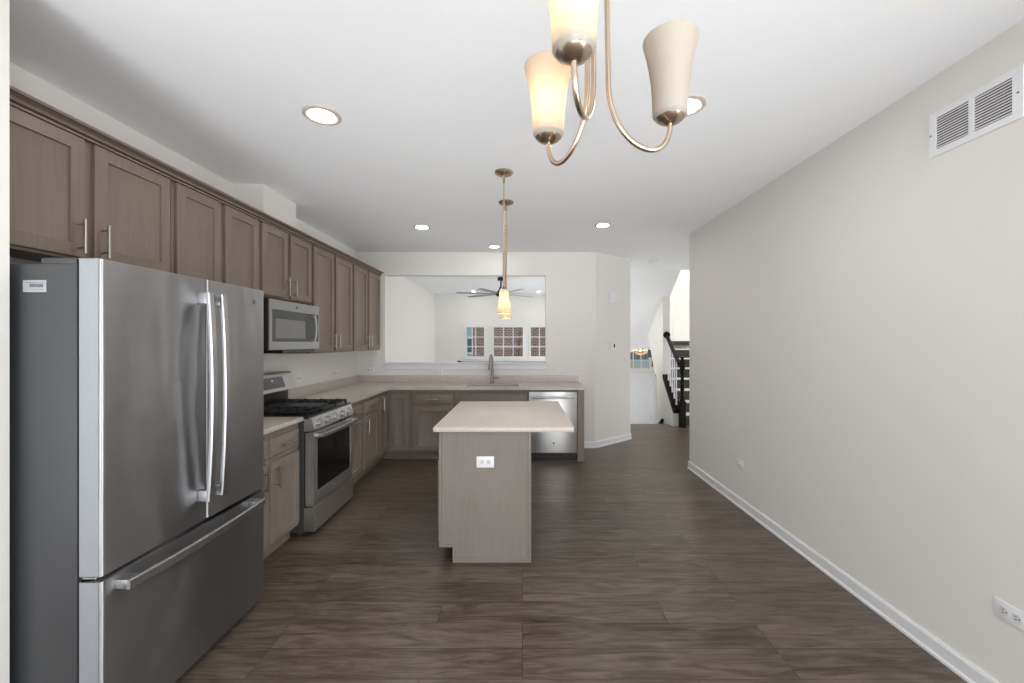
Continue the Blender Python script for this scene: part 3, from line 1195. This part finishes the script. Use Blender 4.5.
box(bm, c[0] - 0.012, c[0] + 0.012, c[1] - 0.001, c[1] + 0.003, c[2] - 0.008, c[2] + 0.008, 0.002, 1)
obj('button', bm, 'plastic', dp)
# oven door
yD = -0.708
bm = BM()
slab_holes(bm, 'y', yD, yB - 0.012, 0.002, RW - 0.002, 0.235, 0.790, [(0.055, RW - 0.055, 0.335, 0.735)])
od = obj('oven_door', bm, 'steel', root, smooth=False)
bm = BM()
box(bm, 0.054, RW - 0.054, yD + 0.004, yB - 0.013, 0.334, 0.736)
obj('oven_window', bm, 'black_glass', od)
bm = BM()
box(bm, 0.012, RW - 0.012, yB - 0.012, yB + 0.001, 0.22, 0.80)
obj('door_seal', bm, 'black', root)
bm = BM()
pts = []
for k in range(17):
    u = k / 16
    pts.append((0.03 + u * (RW - 0.06), yD - 0.050 - 0.016 * (1 - (2 * u - 1) ** 2), 0.765))
sweep_rect(bm, pts, (0, 0, 1), 0.030, 0.020)
for xx in (0.045, RW - 0.045):
    box(bm, xx - 0.016, xx + 0.016, yD - 0.052, yD + 0.001, 0.752, 0.778, 0.004, 2)
obj('handle', bm, 'handle', od)
bm = BM()
disc(bm, (RW / 2, yD + 0.0005, 0.285), 0.0125, -0.003, 'y', 24)
obj('emblem', bm, 'handle', od)
bm = BM()
box(bm, 0.002, RW - 0.002, yD, yB, 0.040, 0.222, 0.0015, 1)
obj('storage_drawer', bm, 'steel', root)

# ------------------------------------------------------------------ microwave
root = thing('microwave', 'stainless over-the-range microwave under the short cabinet', 'microwave', (-2.30, 3.064, 1.417), RU)
W, Dm, Hm = 0.752, 0.36, 0.392
bm = BM()
box(bm, 0, W, -Dm - 0.037, -0.002, 0, Hm, 0.001, 1)
obj('body', bm, 'black', root)
bm = BM()
yM = -Dm - 0.048
slab_holes(bm, 'y', yM, yM + 0.010, 0, W, 0.002, Hm - 0.002, [(0.035, W - 0.014, 0.065, 0.313)])
md = obj('door', bm, 'steel_dull', root, smooth=False)
bm = BM()
box(bm, 0.034, 0.625, yM + 0.004, yM + 0.0095, 0.064, 0.314)
obj('window_surround', bm, 'smoke_glass', md)
bm = BM()
box(bm, 0.626, W - 0.013, yM + 0.004, yM + 0.0095, 0.064, 0.314)
obj('control_panel', bm, 'smoke_glass', md)
bm = BM()
box(bm, 0.085, 0.515, yM + 0.002, yM + 0.006, 0.092, 0.243, 0.001, 1)
obj('window', bm, 'grey_glass', md)
bm = BM()
pts = []
for k in range(13):
    u = k / 12
    pts.append((0.605, yM - 0.032 - 0.014 * (1 - (2 * u - 1) ** 2), 0.066 + u * 0.235))
sweep_rect(bm, pts, (1, 0, 0), 0.026, 0.014)
for z in (0.076, 0.291):
    box(bm, 0.594, 0.616, yM - 0.034, yM + 0.005, z - 0.012, z + 0.012, 0.003, 1)
obj('handle', bm, 'steel_dull', md)
bm = BM()
box(bm, 0.360, 0.384, yM - 0.002, yM + 0.001, 0.338, 0.362, 0.003, 1)
obj('emblem', bm, 'emblem', md)
bm = BM()
box(bm, 0.20, 0.70, -Dm - 0.030, -0.10, -0.028, 0.001, 0.004, 1)
obj('vent_hood', bm, 'black', root)

# ------------------------------------------------------------------ dishwasher
root = thing('dishwasher', 'stainless dishwasher with bar handle behind the island', 'dishwasher', (0.079, 5.70, 0))
W = 0.598
yD = 5.085 - 5.70
bm = BM()
box(bm, 0.003, W - 0.003, yD + 0.04, 0, 0.03, 0.878)
obj('body', bm, 'black', root)
bm = BM()
box(bm, 0, W, yD, yD + 0.04, 0.105, 0.862, 0.004, 2)
dd = obj('door', bm, 'steel', root)
bm = BM()
tube(bm, [(0.03, yD - 0.042, 0.797), (W - 0.03, yD - 0.042, 0.797)], 0.012, 14)
for xx in (0.06, W - 0.06):
    tube(bm, [(xx, yD + 0.001, 0.797), (xx, yD - 0.042, 0.797)], 0.009, 10)
obj('handle', bm, 'handle', dd)
bm = BM()
disc(bm, (W / 2 + 0.008, yD + 0.0005, 0.225), 0.0125, -0.003, 'y', 24)
obj('emblem', bm, 'emblem', dd)
bm = BM()
box(bm, 0.004, W - 0.004, yD + 0.05, yD + 0.06, 0.0, 0.10)
obj('toe_kick', bm, 'black', root)

# ------------------------------------------------------------------ island
root = thing('island_cabinet', 'freestanding kitchen island cabinet with grey-brown end panel', 'kitchen island', (-0.25, 3.31, 0))
off = (-0.25, 3.31, 0)
IX0, IX1, IY0, IY1 = -0.558, 0.056, 2.758, 3.87
bm = BM()
box(bm, IX0, IX1 - 0.004, IY0 + 0.012, IY1, 0.10, 0.883)
box(bm, -0.467, IX1 - 0.004, IY0 + 0.012, IY1, 0, 0.101)
obj('body', bm, 'island', root, off)
bm = BM()
prism(bm, [(IX0, 0.103), (-0.467, 0.103), (-0.467, 0), (IX1, 0), (IX1, 0.883), (IX0, 0.883)], IY0, IY0 + 0.012, 'y')
obj('end_panel', bm, 'island', root, off)
bm = BM()
yt = IY0 - 0.009
box(bm, IX0 - 0.002, IX0 + 0.014, yt, IY0, 0.103, 0.883, 0.001, 1)
box(bm, IX1 - 0.018, IX1 + 0.002, yt, IY0, 0.0, 0.883, 0.001, 1)
box(bm, -0.449, IX1 - 0.018, yt, IY0, 0.0, 0.030, 0.001, 1)
box(bm, -0.469, -0.449, yt, IY0, 0.0, 0.121, 0.001, 1)
box(bm, IX0 + 0.014, -0.469, yt, IY0, 0.103, 0.121, 0.001, 1)
obj('panel_trim', bm, 'island', root, off)
for n, (a, b) in enumerate(((2.80, 3.14), (3.17, 3.50), (3.53, 3.85))):
    for kind, z0, z1 in (('drawer', 0.705, 0.835), ('door', 0.118, 0.672)):
        bm = BM()
        (shaker if kind == 'door' else drawer_front)(bm, -(b - a), 0, z0, z1, -0.0205)
        d = obj(kind, bm, 'island', root)
        d.location = (IX0 + 0.25, b - 3.31 - (b - a), 0)
        d.rotation_euler = (0, 0, -RU)
bm = BM()
box(bm, -0.591, 0.341, 2.708, 3.913, ZC0, ZC1, 0.003, 2)
o = obj('island_countertop', bm, 'quartz', None)
tag(o, 'speckled pale quartz slab on the kitchen island, overhanging on the right', 'countertop')

# ------------------------------------------------------------------ wall plates


def outlet(label, loc, rot, kind='duplex', group='electrical wall plates'):
    """horizontal plate; local x across, front towards -y, centre at origin"""
    root = thing('electrical_outlet' if kind == 'duplex' else ('cable_outlet' if kind == 'coax' else 'light_switch'), label, 'outlet' if kind != 'switch' else 'switch', loc, rot, group)
    if kind == 'switch':
        w, h, g = 0.162, 0.118, 3
    elif kind == 'switch1':
        w, h, g = 0.072, 0.118, 1
    else:
        w, h, g = 0.118, 0.076, 0
    mm = 'plastic'
    bm = BM()
    box(bm, -w / 2, w / 2, -0.006, -0.0005, -h / 2, h / 2, 0.003, 2)
    obj('plate', bm, mm, root)
    if kind == 'duplex':
        for s in (-1, 1):
            bm = BM()
            pts = []
            for k in range(20):
                a = 2 * PI * k / 20
                pts.append((s * 0.0215 + max(-0.0155, min(0.0155, 0.0185 * math.cos(a))), 0.0165 * math.sin(a)))
            prism(bm, pts, -0.0075, -0.004, 'y')
            r = obj('receptacle', bm, 'grey_plastic', root)
            bm = BM()
            for q in (-0.006, 0.006):
                box(bm, s * 0.0215 - 0.007, s * 0.0215 + 0.001, -0.0079, -0.007, q - 0.0016, q + 0.0016)
            disc(bm, (s * 0.0215 + 0.009, -0.007, 0), 0.003, -0.0009, 'y', 12)
            obj('slots', bm, 'slot', r)
    elif kind == 'coax':
        bm = BM()
        lathe(bm, [(0.011, 0.0), (0.011, -0.003), (0.005, -0.003), (0.005, -0.012), (0.003, -0.012)], (0, -0.005, 0), 16, 'y')
        obj('jack', bm, 'grey_plastic', root)
    else:
        for i in range(g):
            cx = (i - (g - 1) / 2) * 0.046
            bm = BM()
            prism(bm, [(-0.006, -0.033), (-0.0075, -0.033), (-0.010, 0.033), (-0.006, 0.033)], cx - 0.0165, cx + 0.0165, 'x')
            obj('rocker', bm, 'grey_plastic', root)
    return root


outlet('white horizontal outlet on the island end panel', (-0.2505, IY0, 0.674), 0)
outlet('white horizontal outlet low on the right wall at the picture edge', (XR, 1.638, 0.390), -RU)
outlet('small white plate low on right wall, far end near the hall', (XR, 3.68, 0.388), -RU, 'coax')
outlet('pale outlet on left wall above counter just right of the range', (XL, 4.215, 1.105), RU)
outlet('pale outlet on left wall nearer the corner', (XL, 5.045, 1.10), RU)
outlet('pale outlet on back wall close to the left corner', (-2.13, YB, 1.085), 0)
outlet('pale outlet on back wall under the pass-through ledge', (-1.176, YB, 1.055), 0)
outlet('three-gang white switch plate on back wall right of the pass-through', (0.53, YB, 1.120), 0, 'switch')
angW = math.atan2(6.24 - YB, 1.62 - 1.023)


def on_angle(px, z):
    # where the sight line of picture column px meets the angled wall
    s = (px - 522.5) / 410.0
    ux, uy = math.cos(angW), math.sin(angW)
    t = (s * YB - 1.023) / (ux - s * uy)
    return (1.023 + t * ux, YB + t * uy, z)


outlet('white light switch on angled wall near its right edge', on_angle(624, 1.22), angW, 'switch1')
root = thing('thermostat', 'small white thermostat with dark screen on the angled wall', 'thermostat', on_angle(612.2, 1.42), angW)
bm = BM()
box(bm, -0.055, 0.055, -0.022, -0.0005, -0.055, 0.055, 0.006, 2)
obj('housing', bm, 'plastic', root)
bm = BM()
box(bm, 0.005, 0.040, -0.0235, -0.021, -0.022, 0.032, 0.001, 1)
obj('screen', bm, 'smoke_glass', root)
root = thing('door_chime', 'white door chime box high on the angled wall', 'door chime', on_angle(611.5, 2.12), angW)
bm = BM()
pts = [(-0.085, -0.0005), (-0.085, -0.035)]
for k in range(9):
    a = -PI / 2 + PI / 2 * k / 8
    pts.append((0.055 + 0.035 * math.cos(a), -0.02 + 0.025 * math.sin(a)))
pts += [(0.09, -0.0005)]
prism(bm, pts, -0.075, 0.075, 'z')
obj('cover', bm, 'plastic', root)
bm = BM()
for k in range(4):
    box(bm, -0.088, -0.02, -0.037, -0.03, -0.05 + k * 0.03, -0.044 + k * 0.03)
obj('louvre', bm, 'grey_plastic', root)

# return-air grille
root = thing('air_vent', 'white return air grille high on the right wall', 'vent', (XR, 1.782, 2.46), -RU)
# local x -> -Y ; front -y -> -X
W, Hh = 0.40, 0.205
bm = BM()
g1 = (-0.150, -0.008)
g2 = (0.012, 0.152)
slab_holes(bm, 'y', -0.009, -0.0005, -0.181, 0.188, -0.103, 0.103, [(g1[0], g1[1], -0.074, 0.074), (g2[0], g2[1], -0.074, 0.074)])
obj('frame', bm, 'plastic', root, smooth=False)
bm = BM()
for a, b in (g1, g2):
    box(bm, a, b, -0.0015, -0.0006, -0.074, 0.074)
obj('backing', bm, 'slot', root)
for a, b in (g1, g2):
    for k in range(12):
        z = -0.066 + k * 0.012
        bm = BM()
        prism(bm, [(-0.0085, z - 0.004), (-0.0075, z - 0.0045), (-0.0016, z + 0.0045), (-0.0026, z + 0.005)], a, b, 'x')
        obj('slat', bm, 'plastic', root)
for s in (-0.172, 0.172):
    bm = BM()
    disc(bm, (s, -0.009, 0), 0.004, -0.0015, 'y', 12)
    obj('screw', bm, 'emblem', root)

# ------------------------------------------------------------------ lamps


def recessed(label, x, y, r=0.095, z=H, group='recessed ceiling lights', lens='lens'):
    root = thing('recessed_light', label, 'ceiling light', (x, y, z), 0, group)
    bm = BM()
    lathe(bm, [(r * 0.80, -0.001), (r, -0.001), (r, -0.006), (r * 0.92, -0.010), (r * 0.80, -0.009), (r * 0.80, -0.001)], seg=40)
    obj('trim_ring', bm, 'ring', root)
    bm = BM()
    lathe(bm, [(r * 0.80, -0.009), (r * 0.68, -0.0045), (r * 0.66, -0.0055), (r * 0.80, -0.0095), (r * 0.80, -0.009)], seg=40)
    obj('baffle', bm, 'baffle', root)
    bm = BM()
    lathe(bm, [(0, -0.0040), (r * 0.60, -0.0040), (r * 0.68, -0.0030), (r * 0.68, -0.0012), (0, -0.0012)], seg=40)
    obj('lens', bm, lens, root)
    return root


recessed('large round recessed light at upper left, nearest the wall cabinets', -1.113, 2.276, 0.10)
recessed('round recessed light half hidden behind the chandelier shade', 0.872, 2.189, 0.10)
recessed('round recessed light in left row beyond the microwave', -1.10, 4.49, 0.09)
recessed('round recessed light at right above the dishwasher side of the kitchen', 0.867, 4.415, 0.09)
recessed('round recessed light close to the back wall above the sink', -0.371, 5.41, 0.09, lens='lens_dim')
recessed('recessed light in the living room ceiling left of the fan hub', -1.23, 10.2, 0.065)
recessed('recessed light in the living room ceiling right of the fan hub', 0.41, 10.2, 0.065)
bm = BM()
lathe(bm, [(0.0, -0.040), (0.045, -0.038), (0.062, -0.025), (0.065, -0.0005), (0.0, -0.0005)], (2.03, 6.38, H), 28)
tag(obj('smoke_detector', bm, 'plastic'), 'small round white smoke detector on the hall ceiling', 'smoke detector')


def pendant(label, x, y):
    root = thing('pendant_lamp', label, 'pendant lamp', (x, y, H), 0, 'pendant lamps over the island')
    zt, zb = 1.872 - H, 1.692 - H
    bm = BM()
    lathe(bm, [(0.0, -0.030), (0.020, -0.030), (0.045, -0.022), (0.062, -0.016), (0.069, -0.006), (0.069, -0.0005), (0, -0.0005)], seg=32)
    obj('canopy', bm, 'nickel', root)
    for s in (-1, 1):
        bm = BM()
        lathe(bm, [(0.0, -0.030), (0.005, -0.029), (0.006, -0.018)], (0.042 * s, 0, 0), 12)
        obj('canopy_screw', bm, 'nickel', root)
    bm = BM()
    lathe(bm, [(0.009, -0.03), (0.009, -0.075), (0.0035, -0.08), (0.0035, -0.20), (0.0075, -0.205), (0.0085, -0.26), (0.0085, zt + 0.01)], seg=14)
    obj('rod', bm, 'nickel', root)
    bm = BM()
    lathe(bm, [(0.009, zt + 0.018), (0.015, zt + 0.014), (0.022, zt + 0.004), (0.026, zt - 0.002), (0.022, zt - 0.006), (0.018, zt - 0.03), (0.0, zt - 0.03)], seg=28)
    obj('socket_cap', bm, 'nickel', root)
    bm = BM()
    P = [(0.016, zt + 0.001), (0.030, zt - 0.003), (0.0345, zt - 0.012), (0.036, zt - 0.04), (0.0385, zt - 0.08), (0.045, zt - 0.13), (0.053, zb)]
    Q = [(r - 0.003, z - (0.003 if k > 5 - 3 else 0)) for k, (r, z) in enumerate(P[::-1])]
    lathe(bm, P + Q + [P[0]], seg=36)
    obj('shade', bm, 'frost', root)
    bm = BM()
    lathe(bm, [(0.0, zt - 0.03), (0.010, zt - 0.032), (0.012, zt - 0.07), (0.021, zt - 0.105), (0.015, zt - 0.128), (0.0, zt - 0.135)], seg=20)
    obj('bulb', bm, 'bulb_bright', root)
    return root


pendant('nickel rod pendant over the near end of the island', -0.138, 3.04)
pendant('nickel rod pendant over the far end of the island', -0.147, 3.69)

# chandelier: three J-shaped arms from a central stem
KC = 1.15
CXC, CYC = 0.145, 0.805
root = thing('chandelier', 'brushed nickel chandelier with three upward frosted glass shades', 'chandelier', (CXC, CYC, H))
zl = 1.925 - H           # underside of cups
bm = BM()
lathe(bm, [(0.0, -0.034), (0.022, -0.034), (0.055, -0.022), (0.066, -0.006), (0.066, -0.0005), (0, -0.0005)], seg=36)
obj('canopy', bm, 'nickel', root)
bm = BM()
lathe(bm, [(0.007, -0.03), (0.007, -0.36), (0.016, -0.365), (0.024, -0.385), (0.030, -0.40), (0.030, -0.425), (0.018, -0.44), (0.0, -0.442)], seg=24)
obj('stem', bm, 'nickel', root)
ARMS = [(0.055 * KC - 0.005, 0.80 * KC, True), (0.071 * KC, 0.567 * KC, True), (0.263 * KC, 0.73 * KC, False)]
for ax, ay, lit in ARMS:
    d = Vector((ax - CXC, ay - CYC, 0))
    R = d.length
    u = d.normalized()
    bm = BM()
    pts = []
    r0 = 0.020
    zc = zl - 0.055
    pts.append(u * r0 + Vector((0, 0, -0.41)))
    for k in range(1, 6):
        pts.append(u * (r0 + 0.001 * k) + Vector((0, 0, -0.41 + (zl + 0.06 + 0.41) * k / 5)))
    # U-bend from (r0, zl+0.06) through the bottom up to (R, zl)
    A = Vector((r0 + 0.005, zl + 0.06))
    n = 20
    for k in range(1, n + 1):
        t = k / n
        p0 = A
        p1 = Vector((r0 + 0.010, zl - 0.062))
        p2 = Vector((R, zl - 0.100))
        p3 = Vector((R, zl + 0.004))
        q = p0 * (1 - t) ** 3 + p1 * 3 * t * (1 - t) ** 2 + p2 * 3 * t * t * (1 - t) + p3 * t ** 3
        pts.append(u * q.x + Vector((0, 0, q.y)))
    tube(bm, pts, 0.0052, 14)
    arm = obj('arm', bm, 'nickel', root)
    bm = BM()
    lathe(bm, [(0.006, 0.0), (0.013, 0.002), (0.025, 0.009), (0.031, 0.017), (0.033, 0.022), (0.029, 0.023), (0.012, 0.022), (0.012, 0.05), (0.0, 0.05)], (d.x, d.y, zl), 32)
    obj('cup', bm, 'nickel', arm)
    bm = BM()
    P = [(0.030, 0.014), (0.0345, 0.020), (0.0355, 0.05), (0.0372, 0.08), (0.041, 0.11), (0.047, 0.142), (0.0545, 0.172)]
    Q = [(r - 0.003, z) for r, z in P[::-1]]
    lathe(bm, P + Q + [P[0]], (d.x, d.y, zl), 40)
    sh = obj('shade', bm, 'frost', arm)
    if not lit:
        sh['label'] = 'unlit grey-white glass shade'
    bm = BM()
    lathe(bm, [(0.0, 0.05), (0.012, 0.05), (0.014, 0.065), (0.020, 0.09), (0.016, 0.108), (0.0, 0.116)], (d.x, d.y, zl), 20)
    obj('bulb', bm, 'bulb' if lit else 'bulb_off', arm)

# ceiling fan in the living room
FXc, FYc, FZ = -0.392, 7.45, 2.352
root = thing('ceiling_fan', 'ceiling fan with long slim blades seen through the pass-through', 'ceiling fan', (FXc, FYc, H))
bm = BM()
lathe(bm, [(0, -0.001), (0.065, -0.001), (0.065, -0.03), (0.045, -0.055), (0, -0.055)], seg=28)
obj('canopy', bm, 'black', root)
bm = BM()
lathe(bm, [(0.013, -0.05), (0.013, -0.10), (0.013, -0.30)], seg=14)
lathe(bm, [(0.014, -0.085), (0.062, -0.09), (0.062, -0.145), (0.014, -0.15)], seg=20)
obj('downrod', bm, 'black', root)
zf = FZ - H
bm = BM()
lathe(bm, [(0.0, zf + 0.12), (0.025, zf + 0.12), (0.045, zf + 0.07), (0.085, zf + 0.035), (0.09, zf - 0.02), (0.07, zf - 0.05), (0.0, zf - 0.055)], seg=32)
obj('motor', bm, 'black', root)
bm = BM()
lathe(bm, [(0.0, zf - 0.075), (0.05, zf - 0.07), (0.065, zf - 0.05), (0.0, zf - 0.05)], seg=28)
obj('light_cover', bm, 'plastic', root)
for k in range(7):
    a = -math.radians(10 + 360 / 7 * k)
    bm = BM()
    n = 8
    top, bot = [], []
    rings = []
    for i in range(n + 1):
        s = 0.09 + (0.80 - 0.09) * i / n
        hw = 0.026 + 0.020 * min(1, i / 3) - 0.006 * max(0, (i - 5) / 3)
        tw = math.radians(6)
        ring = []
        for sy, sz in ((-1, -1), (1, -1), (1, 1), (-1, 1)):
            yy, zz = sy * hw, sz * 0.004
            ring.append(bm.verts.new((s, yy * math.cos(tw) - zz * math.sin(tw), yy * math.sin(tw) + zz * math.cos(tw))))
        rings.append(ring)
    fs = []
    for A, B in zip(rings, rings[1:]):
        for q in range(4):
            fs.append(bm.faces.new((A[q], A[(q + 1) % 4], B[(q + 1) % 4], B[q])))
    fs += [bm.faces.new(rings[0][::-1]), bm.faces.new(rings[-1])]
    bmesh.ops.recalc_face_normals(bm, faces=fs)
    bl = obj('blade', bm, 'handle', root)
    bl.location = (0, 0, zf)
    bl.rotation_euler = (0, 0, a)

# thin rod lying on the pass-through ledge
root = thing('ledge_rod', 'thin grey rod with dark tip lying on the pass-through ledge', 'rod', (-0.3, YB + 0.05, 1.195))
bm = BM()
tube(bm, [(-0.56, 0, 0.008), (0.62, 0, 0.008)], 0.0065, 10)
obj('shaft', bm, 'handle', root)
bm = BM()
tube(bm, [(-0.62, 0, 0.011), (-0.60, 0, 0.011), (-0.56, 0, 0.009)], [0.008, 0.011, 0.007], 12)
obj('tip', bm, 'slot', root)

# ------------------------------------------------------------------ stairs and entry
root = thing('staircase', 'carpeted staircase rising beyond the hall on the right', 'staircase', (3.25, 7.3, 0))
off = (3.25, 7.3, 0)
SX0, SX1 = 2.775, 3.748
for i in range(8):
    y0, z1 = 7.30 + 0.25 * i, 0.19 * (i + 1)
    last = i == 7
    bm = BM()
    box(bm, SX0, SX1, y0, (10.195 if last else y0 + 0.27), z1 - (0.12 if last else 0.19), z1 - 0.022)
    st = obj('step', bm, 'carpet', root, off)
    bm = BM()
    box(bm, SX0, SX1, y0 - 0.028, (10.195 if last else y0 + 0.252), z1 - 0.022, z1, 0.008, 2)
    obj('tread', bm, 'trim', st, off)
bm = BM()
lathe(bm, [(0.0, 1.235), (0.024, 1.228), (0.034, 1.205), (0.024, 1.18), (0.036, 1.165), (0.045, 1.15), (0.045, 1.00), (0.03, 0.98), (0.038, 0.95), (0.026, 0.90),
           (0.030, 0.78), (0.034, 0.66), (0.024, 0.55), (0.036, 0.53), (0.028, 0.50), (0.045, 0.48), (0.045, 0.45)], (2.775, 7.12, 0), 24)
box(bm, 2.775 - 0.048, 2.775 + 0.048, 7.12 - 0.048, 7.12 + 0.048, 0.0, 0.455, 0.004, 1)
obj('newel_post', bm, 'dark_wood', root, off)
sl = 0.76


def zr(y):
    return 1.09 + 0.90 * (y - 7.12)


bm = BM()
sweep_rect(bm, [(2.73, 7.13, zr(7.13)), (2.715, 7.40, zr(7.40)), (2.705, 7.70, zr(7.70))], (1, 0, 0), 0.058, 0.060)
obj('handrail', bm, 'dark_wood', root, off)
bm = BM()
lathe(bm, [(0.0, -0.045), (0.05, -0.040), (0.065, -0.02), (0.065, 0.0), (0.0, 0.0)], (2.705, 7.70, zr(7.70)), 24, 'y')
obj('rosette', bm, 'dark_wood', root, off)
bm = BM()
prism(bm, [(7.16, 0.235), (7.70, 0.795), (7.70, 0.875), (7.16, 0.315)], 2.63, 2.775, 'x')
obj('stringer_cap', bm, 'dark_wood', root, off)
for k in range(5):
    y = 7.22 + k * 0.095
    zb = 0.315 + 1.037 * (y - 7.16) - 0.004
    bm = BM()
    tube(bm, [(2.71, y, zb), (2.71, y, zb + 0.12), (2.71, y, zb + 0.2), (2.71, y, zr(y) - 0.2), (2.71, y, zr(y) - 0.02)], [0.016, 0.016, 0.011, 0.012, 0.010], 10)
    obj('baluster', bm, 'trim', root, off)

# down-flight: steps, with a dark rail
root = thing('entry_steps', 'carpeted steps dropping to the front entry with dark rail', 'steps', (2.1, 7.6, -1.47))
off = (2.1, 7.6, -1.47)
for i in range(6):
    bm = BM()
    z1 = -0.21 - 0.21 * i
    box(bm, 1.652, 2.62, 7.412 + 0.24 * i, 7.412 + 0.24 * (i + 1), -1.47, z1)
    obj('step', bm, 'carpet', root, off)
bm = BM()
sweep_rect(bm, [(2.60, 7.62, 0.03), (2.60, 8.0, -0.26), (2.60, 8.5, -0.64)], (1, 0, 0), 0.05, 0.06)
obj('handrail', bm, 'dark_wood', root, off)

root = thing('entry_light', 'lit glass bowl ceiling light in front of the door window', 'ceiling light', (2.84, 9.85, 1.33))
bm = BM()
lathe(bm, [(0.0, -0.03), (0.05, -0.03), (0.06, -0.0005), (0, -0.0005)], seg=24)
obj('canopy', bm, 'nickel', root)
bm = BM()
P = [(0.0, -0.165), (0.06, -0.158), (0.12, -0.135), (0.16, -0.10), (0.178, -0.06)]
Q = [(max(0, r - 0.004), z + 0.004) for r, z in P[::-1]]
lathe(bm, P + Q, seg=36)
obj('bowl', bm, 'frost', root)
bm = BM()
tube(bm, [(0, 0, -0.02), (0, 0, -0.09)], 0.008, 10)
lathe(bm, [(0, -0.13), (0.02, -0.12), (0.026, -0.10), (0.015, -0.07), (0, -0.065)], seg=16)
obj('bulb', bm, 'bulb_bright', root)
# ------------------------------------------------------------------ outside the windows
bm = BM()
box(bm, -14, 16, 10.95, 40, -1.75, -1.62)
o = struct('ground_outside', bm, 'grass')
root = thing('brick_building', 'brown brick building filling the far living room windows', 'building', (2.0, 14.3, -1.62))
off = (2.0, 14.3, -1.62)
bm = BM()
box(bm, -1.735, 2.3, 14.3, 18, -1.62, 5.2)
obj('wall', bm, 'brick', root, off, smooth=False)
bm = BM()
box(bm, -1.765, -1.733, 14.28, 14.45, -1.62, 5.2)
obj('corner_trim', bm, 'trim', root, off)
bm = BM()
prism(bm, [(-2.2, 5.2), (2.8, 5.2), (0.3, 7.0)], 14.0, 18.2, 'y')
obj('roof', bm, 'bark', root, off)
root = thing('teal_house', 'pale teal house glimpsed at the left of the far window', 'building', (-4.5, 20, -1.62))
off = (-4.5, 20, -1.62)
bm = BM()
box(bm, -9, -1.2, 20, 24, -1.62, 5.5)
obj('wall', bm, 'teal', root, off, smooth=False)
bm = BM()
slab_holes(bm, 'y', 19.95, 20.0, -3.05, -2.38, 0.90, 1.72, [(-2.97, -2.46, 0.98, 1.64)])
wf = obj('window', bm, 'trim', root, off, smooth=False)
bm = BM()
box(bm, -2.98, -2.45, 19.97, 20.0, 0.97, 1.65)
obj('pane', bm, 'teal_glass', wf, off)
bm = BM()
prism(bm, [(-9.4, 5.5), (-0.8, 5.5), (-5.1, 8.0)], 19.6, 24.4, 'y')
obj('roof', bm, 'bark', root, off)
root = thing('blue_grey_house', 'blue-grey sided house seen through the window over the front door', 'building', (6, 19, -1.62))
off = (6, 19, -1.62)
bm = BM()
box(bm, 2.9, 10, 19, 23, -1.62, 5.2)
obj('wall', bm, 'blue_siding', root, off, smooth=False)
bm = BM()
box(bm, 4.9, 6.2, 18.94, 19.0, 0.1, 0.6)
obj('window', bm, 'aqua', root, off)
bm = BM()
prism(bm, [(2.6, 5.2), (10.3, 5.2), (6.4, 7.6)], 18.7, 23.3, 'y')
obj('roof', bm, 'bark', root, off)
# a small tree in front of the bricks
root = thing('small_tree', 'small tree with dry tan leaves outside the middle living room window', 'tree', (-0.12, 13.2, -1.62))
bm = BM()
tube(bm, [(0, 0, 0), (0.02, 0, 1.2), (-0.03, 0.02, 2.4), (0.05, 0, 3.5)], [0.05, 0.04, 0.028, 0.01], 10)
for k in range(7):
    a = k * 0.9
    z = 1.9 + 0.22 * k
    tube(bm, [(0, 0, z), (0.16 * math.cos(a), 0.16 * math.sin(a), z + 0.15), (0.3 * math.cos(a), 0.3 * math.sin(a), z + 0.32)], [0.014, 0.009, 0.004], 6)
obj('trunk', bm, 'bark', root)
bm = BM()
rnd = random.Random(5)
for k in range(420):
    a, zz = rnd.uniform(0, 2 * PI), rnd.uniform(2.0, 3.9)
    rr = abs(rnd.gauss(0, 0.20))
    c = Vector((0.04 + rr * math.cos(a), rr * math.sin(a), zz))
    u = Vector((rnd.uniform(-1, 1), rnd.uniform(-1, 1), rnd.uniform(-1, 1))).normalized()
    w = u.cross(Vector((0.3, 0.5, 0.8))).normalized()
    s = rnd.uniform(0.025, 0.05)
    bm.faces.new([bm.verts.new(c - u * s), bm.verts.new(c + w * s * 0.5), bm.verts.new(c + u * s), bm.verts.new(c - w * s * 0.5)])
obj('foliage', bm, 'leaf', root, smooth=False)
